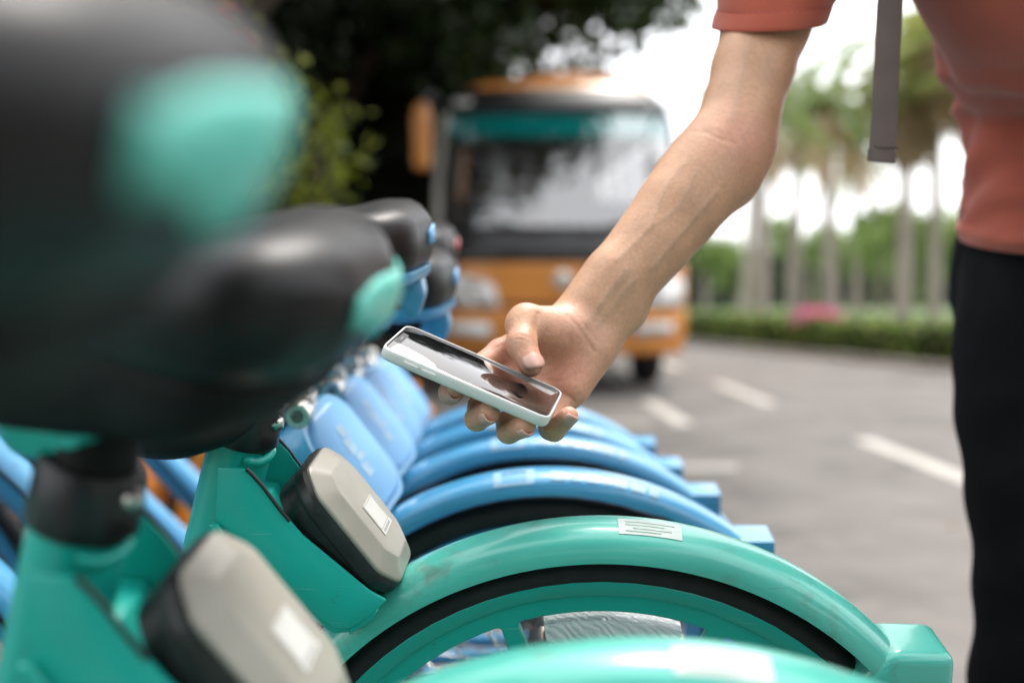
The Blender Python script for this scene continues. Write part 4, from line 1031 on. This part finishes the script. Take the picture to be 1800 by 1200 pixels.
def leaves(P, size, aspect=.45, droop=.3, jitter=.35):
    """numpy rhombic leaves, folded along the midrib, at points P"""
    n = len(P); d = rng.normal(size=(n, 3)); d[:, 2] -= droop; d /= np.linalg.norm(d, axis=1)[:, None]
    u = rng.normal(size=(n, 3)); s = np.cross(d, u); s /= np.linalg.norm(s, axis=1)[:, None]
    nn = np.cross(d, s)
    L = size * (1 + jitter * rng.uniform(-1, 1, n))[:, None]; W = L * aspect
    a = P; b = P + d * L * .5 + s * W * .5 + nn * W * .12; c = P + d * L; e = P + d * L * .5 - s * W * .5 + nn * W * .12
    V = np.stack([a, b, c, e], 1).reshape(-1, 3); i = np.arange(n)[:, None] * 4
    F = np.concatenate([np.concatenate([i, i + 1, i + 2], 1), np.concatenate([i, i + 2, i + 3], 1)])
    return V, F
def clump_points(centers, radii, per):
    P = []
    for c, r in zip(centers, radii):
        k = int(per); v = rng.normal(size=(k, 3)); v /= np.linalg.norm(v, axis=1)[:, None]
        P.append(np.array(c) + v * (rng.uniform(0, 1, k) ** .45)[:, None] * np.array(r))
    return np.concatenate(P)
def shade_tree(loc, trunk_h, trunk_r, crown_c, crown_r, nclump, per, size, label, mats, group, limbs=6, clump=.9, minz=2.4, name='shade_tree'):
    t = empty(name, loc); L0 = Vector(loc)
    fork = Vector((0, 0, trunk_h))
    tube('trunk', [Vector((0, 0, -.05)), Vector((.05, .0, trunk_h * .5)), fork], [trunk_r * 1.3, trunk_r, trunk_r * .85], M['bark'], t, n=12)
    cc = Vector(crown_c) - L0; cr = Vector(crown_r); cs = []
    for i in range(nclump):
        v = Vector(rng.normal(size=3)).normalized() * (random.random() ** .4)
        p = Vector((cc.x + v.x * cr.x, cc.y + v.y * cr.y, cc.z + v.z * cr.z))
        if p.z + L0.z > minz: cs.append(p)
    for i in range(limbs):
        e = cs[int(i * len(cs) / limbs)]; md = fork.lerp(e, .5) + Vector((0, 0, .35))
        tube('limb', spline([fork, md, e], 5), [trunk_r * .5 * (1 - .075 * k) for k in range(11)], M['bark'], t, n=8)
    P = clump_points([tuple(c) for c in cs], [(clump * random.uniform(.7, 1.3),) * 2 + (clump * .7,) for c in cs], per)
    V, F = leaves(P, size)
    mi = np.tile(rng.choice(len(mats), len(P), p=[.6, .4] if len(mats) == 2 else None), 2)
    np_mesh('crown', V, F, mats, t, mi=mi)
    tag(t, label, 'tree', group); return t
GT = 'broadleaf trees along the kerb'
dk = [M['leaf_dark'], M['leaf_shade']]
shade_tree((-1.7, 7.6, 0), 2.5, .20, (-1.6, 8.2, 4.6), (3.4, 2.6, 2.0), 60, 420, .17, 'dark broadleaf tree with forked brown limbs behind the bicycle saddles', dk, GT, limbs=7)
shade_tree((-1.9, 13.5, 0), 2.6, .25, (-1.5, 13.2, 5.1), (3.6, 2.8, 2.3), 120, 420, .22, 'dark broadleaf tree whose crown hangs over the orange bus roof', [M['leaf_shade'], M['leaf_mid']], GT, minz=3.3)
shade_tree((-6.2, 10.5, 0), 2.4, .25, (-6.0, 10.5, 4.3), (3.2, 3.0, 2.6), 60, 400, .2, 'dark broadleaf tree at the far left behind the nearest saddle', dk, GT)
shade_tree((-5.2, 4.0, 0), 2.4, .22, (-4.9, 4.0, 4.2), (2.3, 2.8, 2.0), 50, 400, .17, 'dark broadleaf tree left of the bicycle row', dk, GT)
shade_tree((-4.2, -4.5, 0), 2.4, .22, (-.9, -4.3, 5.4), (4.4, 2.7, 2.0), 85, 330, .2, 'unseen kerb tree behind the camera, crown spread to block sky light on the person', dk, GT)  # crown pulled out above the camera to shade the front of the person
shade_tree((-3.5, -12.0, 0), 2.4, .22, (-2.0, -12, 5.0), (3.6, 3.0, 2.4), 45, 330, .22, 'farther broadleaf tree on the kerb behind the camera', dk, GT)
shade_tree((4.5, -10.0, 0), 2.2, .22, (4.5, -10, 3.9), (3.2, 2.2, 2.2), 45, 300, .22, 'unseen broadleaf tree across the road, added to dim light from behind the camera', dk, GT, minz=1.2)  # unseen, added to lower the sky light coming from behind the camera
shade_tree((9.0, -7.0, 0), 2.2, .22, (9.0, -7, 4.2), (3.0, 2.6, 2.2), 45, 300, .22, 'second unseen broadleaf tree across the road, added to dim light from behind the camera', dk, GT, minz=1.2)  # unseen, added as more of the same wall against light from behind
hedge_mass_args = [(.5, -15.5, 1.6, 9, 1.0, 1.6), (11.5, -3, 1.5, 1.0, 7, 1.5)]
# dense understorey hedge closing the view under the trees
def hedge_mass(name, boxes, per, size, mats, label, cat, kind=None, probs=None, core=True):
    t = empty(name, (boxes[0][0], boxes[0][1], 0)); L0 = np.array([boxes[0][0], boxes[0][1], 0]); PP = []; V, F = [], []
    for (x, y, z, a, b, c) in boxes:
        q = rng.uniform(-1, 1, (per, 3)); ax_ = rng.integers(0, 3, per); q[np.arange(per), ax_] = np.sign(q[np.arange(per), ax_]) * rng.uniform(.82, 1.06, per)
        PP.append(np.array([x, y, z]) - L0 + q * np.array([a, b, c]))
        o = len(V)
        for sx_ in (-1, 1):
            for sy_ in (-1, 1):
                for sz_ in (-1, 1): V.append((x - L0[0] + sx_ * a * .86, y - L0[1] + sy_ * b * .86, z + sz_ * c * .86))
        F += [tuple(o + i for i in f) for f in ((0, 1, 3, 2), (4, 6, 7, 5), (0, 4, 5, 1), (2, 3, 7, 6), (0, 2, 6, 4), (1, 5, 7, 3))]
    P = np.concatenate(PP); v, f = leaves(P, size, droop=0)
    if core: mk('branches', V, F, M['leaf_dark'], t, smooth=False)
    np_mesh('foliage', v, f, mats, t, mi=np.tile(rng.choice(len(mats), len(P), p=probs), 2))
    tag(t, label, cat, kind=kind); return t
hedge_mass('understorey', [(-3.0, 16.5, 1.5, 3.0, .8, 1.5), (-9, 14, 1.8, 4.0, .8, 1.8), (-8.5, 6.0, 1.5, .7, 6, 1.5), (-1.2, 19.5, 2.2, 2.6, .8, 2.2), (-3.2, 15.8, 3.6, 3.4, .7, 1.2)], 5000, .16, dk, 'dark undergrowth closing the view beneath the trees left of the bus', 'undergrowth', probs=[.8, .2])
hedge_mass('light_blocking_shrubbery', hedge_mass_args, 6000, .18, dk, 'unseen dark shrubbery added behind the camera to cut light from that side', 'shrubbery', probs=[.8, .2])  # unseen dense mass, added to cut light reaching the scene from behind
# sapling with lime leaves behind the saddles
def sapling(loc, tips, n, size, label, blooms=()):
    t = empty('sapling', loc); L0 = Vector(loc); P = []
    for tp_ in tips:
        e = Vector(tp_) - L0; b = e * .45 + Vector((0, 0, e.z * .1))
        tube('branch', spline([Vector((0, 0, 0)), b, e], 6), [.02 * (1 - .06 * k) for k in range(13)], M['bark'], t, n=6)
        for k in range(n):
            f = random.uniform(.72, 1.05); c = b.lerp(e, (f - .45) / .55)
            P.append(c + Vector(rng.normal(size=3)) * .075)
    V, F = leaves(np.array([tuple(p) for p in P]), size, aspect=.36, droop=.25)
    np_mesh('foliage', V, F, [M['leaf_lime'], M['leaf_mid']], t, mi=np.tile(rng.choice(2, len(P), p=[.9, .1]), 2))
    for bl_ in blooms:
        V, F = leaves(np.array([tuple(Vector(bl_) - L0 + Vector(rng.normal(size=3)) * .018) for _ in range(26)]), .05, aspect=.6)
        np_mesh('blossom', V, F, M['red_bloom'], t)
    tag(t, label, 'sapling'); return t
sapling((-1.35, 4.9, 0), [tuple(at(*p)) for p in [(375, 70, 4.6), (410, 90, 4.7), (440, 130, 4.6), (475, 120, 4.7), (490, 170, 4.6), (340, 50, 4.8), (210, 30, 4.7), (300, 120, 4.8), (460, 180, 4.7)]], 60, .065, 'lime leaved sapling with red blossoms above the nearest saddle', [tuple(at(392, 15, 4.7)), tuple(at(420, 72, 4.7))])
sapling((-.75, 5.1, 0), [tuple(at(*p)) for p in [(560, 180, 4.9), (590, 235, 4.9), (555, 250, 4.8), (572, 280, 4.9), (530, 350, 4.8), (520, 300, 4.9)]], 64, .065, 'lime leaved sapling just left of the bus mirror')
# ---- far side of the road: kerb, lawn, clipped hedge, palms
edge = [(7.3, -40), (6.4, -5), (5.75, 6), (5.0, 11), (4.3, 14), (3.68, 16.5), (2.98, 19), (1.6, 23), (-1.5, 30), (-9, 42)]
E_ = spline([(x, y, 0) for x, y in edge], 8)
V = []; F = []
for p in E_: V += [(p.x, p.y, 0), (p.x, p.y, .07), (p.x + .15, p.y, .075), (p.x + .15, p.y, 0)]
for i in range(len(E_) - 1):
    for j in range(3): F.append((4 * i + j, 4 * i + j + 1, 4 * i + 5 + j, 4 * i + 4 + j))
tag(mk('kerb', V, F, M['kerb'], smooth=False), kind='structure')
V = [(p.x + .149, p.y, .06) for p in E_] + [(400, 42, .06), (400, -40, .06)]
bm = bmesh.new(); bm.faces.new([bm.verts.new(v) for v in V]); bmesh.ops.triangulate(bm, faces=bm.faces[:]); tag(from_bm('lawn', bm, M['lawn'], smooth=False), kind='structure')
V = [(-9, 42, .03), (400, 42, .105), (400, 300, .105), (-200, 300, .03)]
tag(mk('meadow', V, [(0, 1, 2, 3)], M['lawn'], smooth=False), kind='structure')
tag(mk('pavement', [(-30, -40, .12), (-1.75, -40, .12), (-1.75, 40, .12), (-30, 40, .12), (-1.75, -40, 0), (-1.75, 40, 0)], [(0, 1, 2, 3), (1, 4, 5, 2)], M['paving'], smooth=False), kind='structure')
hb = []
for i in range(10, len(E_) - 12, 1):
    p, q = E_[i], E_[i + 1]; m_ = (p + q) / 2; hb.append((m_.x + .60, m_.y, .26 + .015 * math.sin(i), .42, (q - p).length * .62 + .05, .20 + .025 * math.sin(i * 1.7)))
hedge_mass('clipped_hedge', hb, 520, .075, [M['leaf_hedge'], M['leaf_hedge2'], M['leaf_mid']], 'low clipped green hedge along the far side of the road', 'hedge', probs=[.55, .15, .3])
def flower_patch(loc, r, m_, label, n=420):
    t = empty('flowering_shrub', loc); P = clump_points([(0, 0, .28)], [r], n); V, F = leaves(P, .075, aspect=.7, droop=0)
    np_mesh('blossoms', V, F, m_, t); P = clump_points([(0, 0, .2)], [(r[0], r[1], r[2])], n // 2); V, F = leaves(P, .09)
    np_mesh('foliage', V, F, M['leaf_hedge'], t)
    tag(t, label, 'shrub')
fp = at(1437, 590, 15.2); flower_patch((fp.x, fp.y, .20), (.34, .22, .14), M['pink'], 'pink flowering shrub behind the clipped hedge')
def feather_palm(loc, h, label, fr=1.9, nf=17, lean=(0, 0), group=None, dead=4, r0=.125):
    t = empty('feather_palm', loc); lean = lean if lean != (0, 0) else (random.uniform(-.3, .3), random.uniform(-.3, .3)); top = Vector((lean[0], lean[1], h * random.uniform(.94, 1.06)))
    tube('trunk', [Vector((0, 0, -.05)), Vector((0, 0, .5)), top * .5, top * .85, top], [r0 * 1.35, r0 * 1.1, r0, r0 * .75, r0 * .55], M['bark_pale'], t, n=12)
    V, F, mi = [], [], []
    for k in range(nf):
        az = k * 2.399 + random.uniform(-.2, .2); el = R(75) - R(115) * (k / nf) ; L_ = fr * random.uniform(.85, 1.1); pts = []
        p = Vector(top); d = Vector((math.cos(az) * math.cos(el), math.sin(az) * math.cos(el), math.sin(el)))
        for s in range(13):
            pts.append(p.copy()); p = p + d * L_ / 12; d = (d + Vector((0, 0, -.13))).normalized()
        for s in range(1, 13):
            q = pts[s]; tg = (pts[s] - pts[s - 1]).normalized(); sd_ = tg.cross(Vector((0, 0, 1))); sd_ = sd_.normalized() if sd_.length > .05 else Vector((1, 0, 0))
            for sgn in (-1, 1):
                for j in range(2):
                    ll = fr * .19 * math.sin(math.pi * (.12 + .84 * s / 13)) ; b = q - tg * (L_ / 24) * j
                    e = b + sd_ * sgn * ll * .7 + tg * ll * .5 + Vector((0, 0, -ll * random.uniform(.5, 1.0)))
                    o = len(V); wv = tg * .030 * fr; V += [b - wv, b + wv, e]; F.append((o, o + 1, o + 2)); mi.append(1 if k >= nf - dead else 0)
    np_mesh('crown', [tuple(v) for v in V], F, [M['leaf_palm'], M['leaf_brown']], t, mi=mi)
    tag(t, label, 'palm tree', group or 'palms across the road'); return t
def fan_palm(loc, h, label, r=.95, nf=36, skirt=1.5, r0=.12):
    t = empty('fan_palm', loc); top = Vector((0, 0, h))
    tube('trunk', [Vector((0, 0, -.05)), Vector((0, 0, .5)), top * .6, top], [r0 * 1.5, r0 * 1.1, r0, r0 * .8], M['bark_pale'], t, n=12)
    def fan(V, F, c, d, rad, n=11):
        d = d.normalized(); a, b = frame_of(d)
        for i in range(n):
            th = R(-100 + 200 * i / (n - 1)); dr = d * math.cos(th) + a * math.sin(th); dr = (dr + Vector((0, 0, -.25))).normalized()
            tw = a * math.cos(th) - d * math.sin(th); o = len(V)
            V += [c, c + dr * rad * .55 + tw * rad * .07, c + dr * rad + Vector((0, 0, -.15 * rad)), c + dr * rad * .55 - tw * rad * .07]; F.append((o, o + 1, o + 2)); F.append((o, o + 2, o + 3))
    V, F = [], []
    for k in range(nf):
        az = k * 2.399; el = R(80) - R(120) * k / nf; d = Vector((math.cos(az) * math.cos(el), math.sin(az) * math.cos(el), math.sin(el)))
        c = top + d * r * random.uniform(.7, 1.0); fan(V, F, c, d, r * .75)
        o = len(V); sdv = d.cross(Vector((0, 0, 1))).normalized() * .015; V += [top - sdv, top + sdv, c]; F.append((o, o + 1, o + 2))
    np_mesh('crown', [tuple(v) for v in V], F, [M['leaf_fan']], t)
    V, F = [], []
    for k in range(70):
        az = k * 2.399; f = random.random(); c = top + Vector((math.cos(az) * (.25 + .42 * (1 - f)) * r, math.sin(az) * (.25 + .42 * (1 - f)) * r, -.15 - f * skirt * .75)); fan(V, F, c, Vector((math.cos(az) * .25, math.sin(az) * .25, -1)), r * .6, 7)
    np_mesh('dead_skirt', [tuple(v) for v in V], F, [M['leaf_brown']], t)
    tag(t, label, 'palm tree', 'palms across the road'); return t
def palm_at(px, Y): p = at(px, 515, Y); return (p.x, Y, .1)
feather_palm(palm_at(1338, 19.5), 4.1, 'feather palm whose pale trunk stands nearest the forearm', fr=1.7, nf=15)
feather_palm(palm_at(1395, 24), 4.5, 'feather palm second from the forearm', fr=1.9)
feather_palm(palm_at(1462, 22), 4.3, 'feather palm with a straight trunk left of the hanging strap', fr=2.0)
fan_palm(palm_at(1590, 21), 4.6, 'fan palm with brown dead skirt directly right of the strap', r=.74, skirt=1.5)
fan_palm(palm_at(1642, 23), 5.6, 'taller fan palm close to the coral shirt', r=.78, skirt=1.5)
feather_palm(palm_at(1310, 33), 5.2, 'distant feather palm in the gap beside the forearm', fr=2.2)
feather_palm(palm_at(1510, 36), 5.6, 'distant feather palm behind the strap end', fr=2.4, nf=24)
fan_palm(palm_at(1720, 20), 5.2, 'fan palm mostly hidden behind the coral shirt', r=1.15)
# round headed small trees and bushes in the distance
def small_tree(px, Y, h, r, label, trunk=True, mats=None):
    p = at(px, 515, Y); t = empty('small_tree', (p.x, Y, .1)); cs = [(rng.normal() * r * .45, rng.normal() * r * .45, h - r * .6 + rng.normal() * r * .3) for _ in range(9)]
    tube('trunk', [(0, 0, -.05), (.03, 0, h * .4), (0, 0, h - r * .5)], [.10, .08, .05], M['bark_pale'], t, n=8)
    P = clump_points(cs, [(r * .5,) * 3] * 9, 170); V, F = leaves(P, .22, aspect=.55)
    np_mesh('crown', V, F, mats or [M['leaf_far'], M['leaf_hedge']], t, mi=np.tile(rng.choice(2, len(P)), 2))
    tag(t, label, 'tree', 'small trees in the park'); return t
for i, (px, Y, h, r) in enumerate([(1240, 38, 2.6, 1.0), (1300, 44, 2.3, 1.1), (1425, 42, 3.4, 1.3), (1500, 40, 2.7, 1.1), (1545, 34, 3.3, .9), (1575, 33, 3.0, 1.1), (1640, 36, 2.8, 1.1), (1680, 32, 2.8, 1.0), (1750, 34, 2.8, 1.1)]):
    small_tree(px, Y, h, r, 'small round headed park tree, number ' + ['one', 'two', 'three', 'four', 'five', 'six', 'seven', 'eight', 'nine'][i] + ' counted from the bus to the right')
far = [(x, 60 + 4 * math.sin(x), 1.5, 3.2, 1.5, 1.5 + .6 * math.sin(x * 1.3)) for x in np.arange(-20, 60, 5.0)]
hedge_mass('far_wood', far, 900, .5, [M['leaf_far'], M['leaf_hedge']], 'far belt of pale green bushes along the horizon', 'bushes', kind='stuff', probs=[.7, .3])

# fallen leaves on the asphalt
def fallen_leaf(px, py, r, label):
    p = at(px, py, .82 * 2000 / (py - 515)); t = []
    V = [(0, 0, .006)]; F = []
    for k in range(12):
        a = 2 * math.pi * k / 12; rr_ = r * (1 + .25 * math.cos(a)) * (1 if k else 1.35); V.append((rr_ * math.cos(a + px), rr_ * .62 * math.sin(a + px), .006 + .006 * abs(math.sin(a * 2))))
    for k in range(12): F.append((0, 1 + k, 1 + (k + 1) % 12))
    o = mk('fallen_leaf', V, F, M['leaf_brown']); o.location = (p.x, p.y, 0); tag(o, label, 'leaf'); return o
fallen_leaf(1672, 932, .024, 'brown fallen leaf on the asphalt beside the black trouser leg')
fallen_leaf(1248, 786, .03, 'small brown fallen leaf on the asphalt above the short white marking')
fallen_leaf(1306, 850, .016, 'tiny brown fallen leaf on the asphalt below the short white marking')
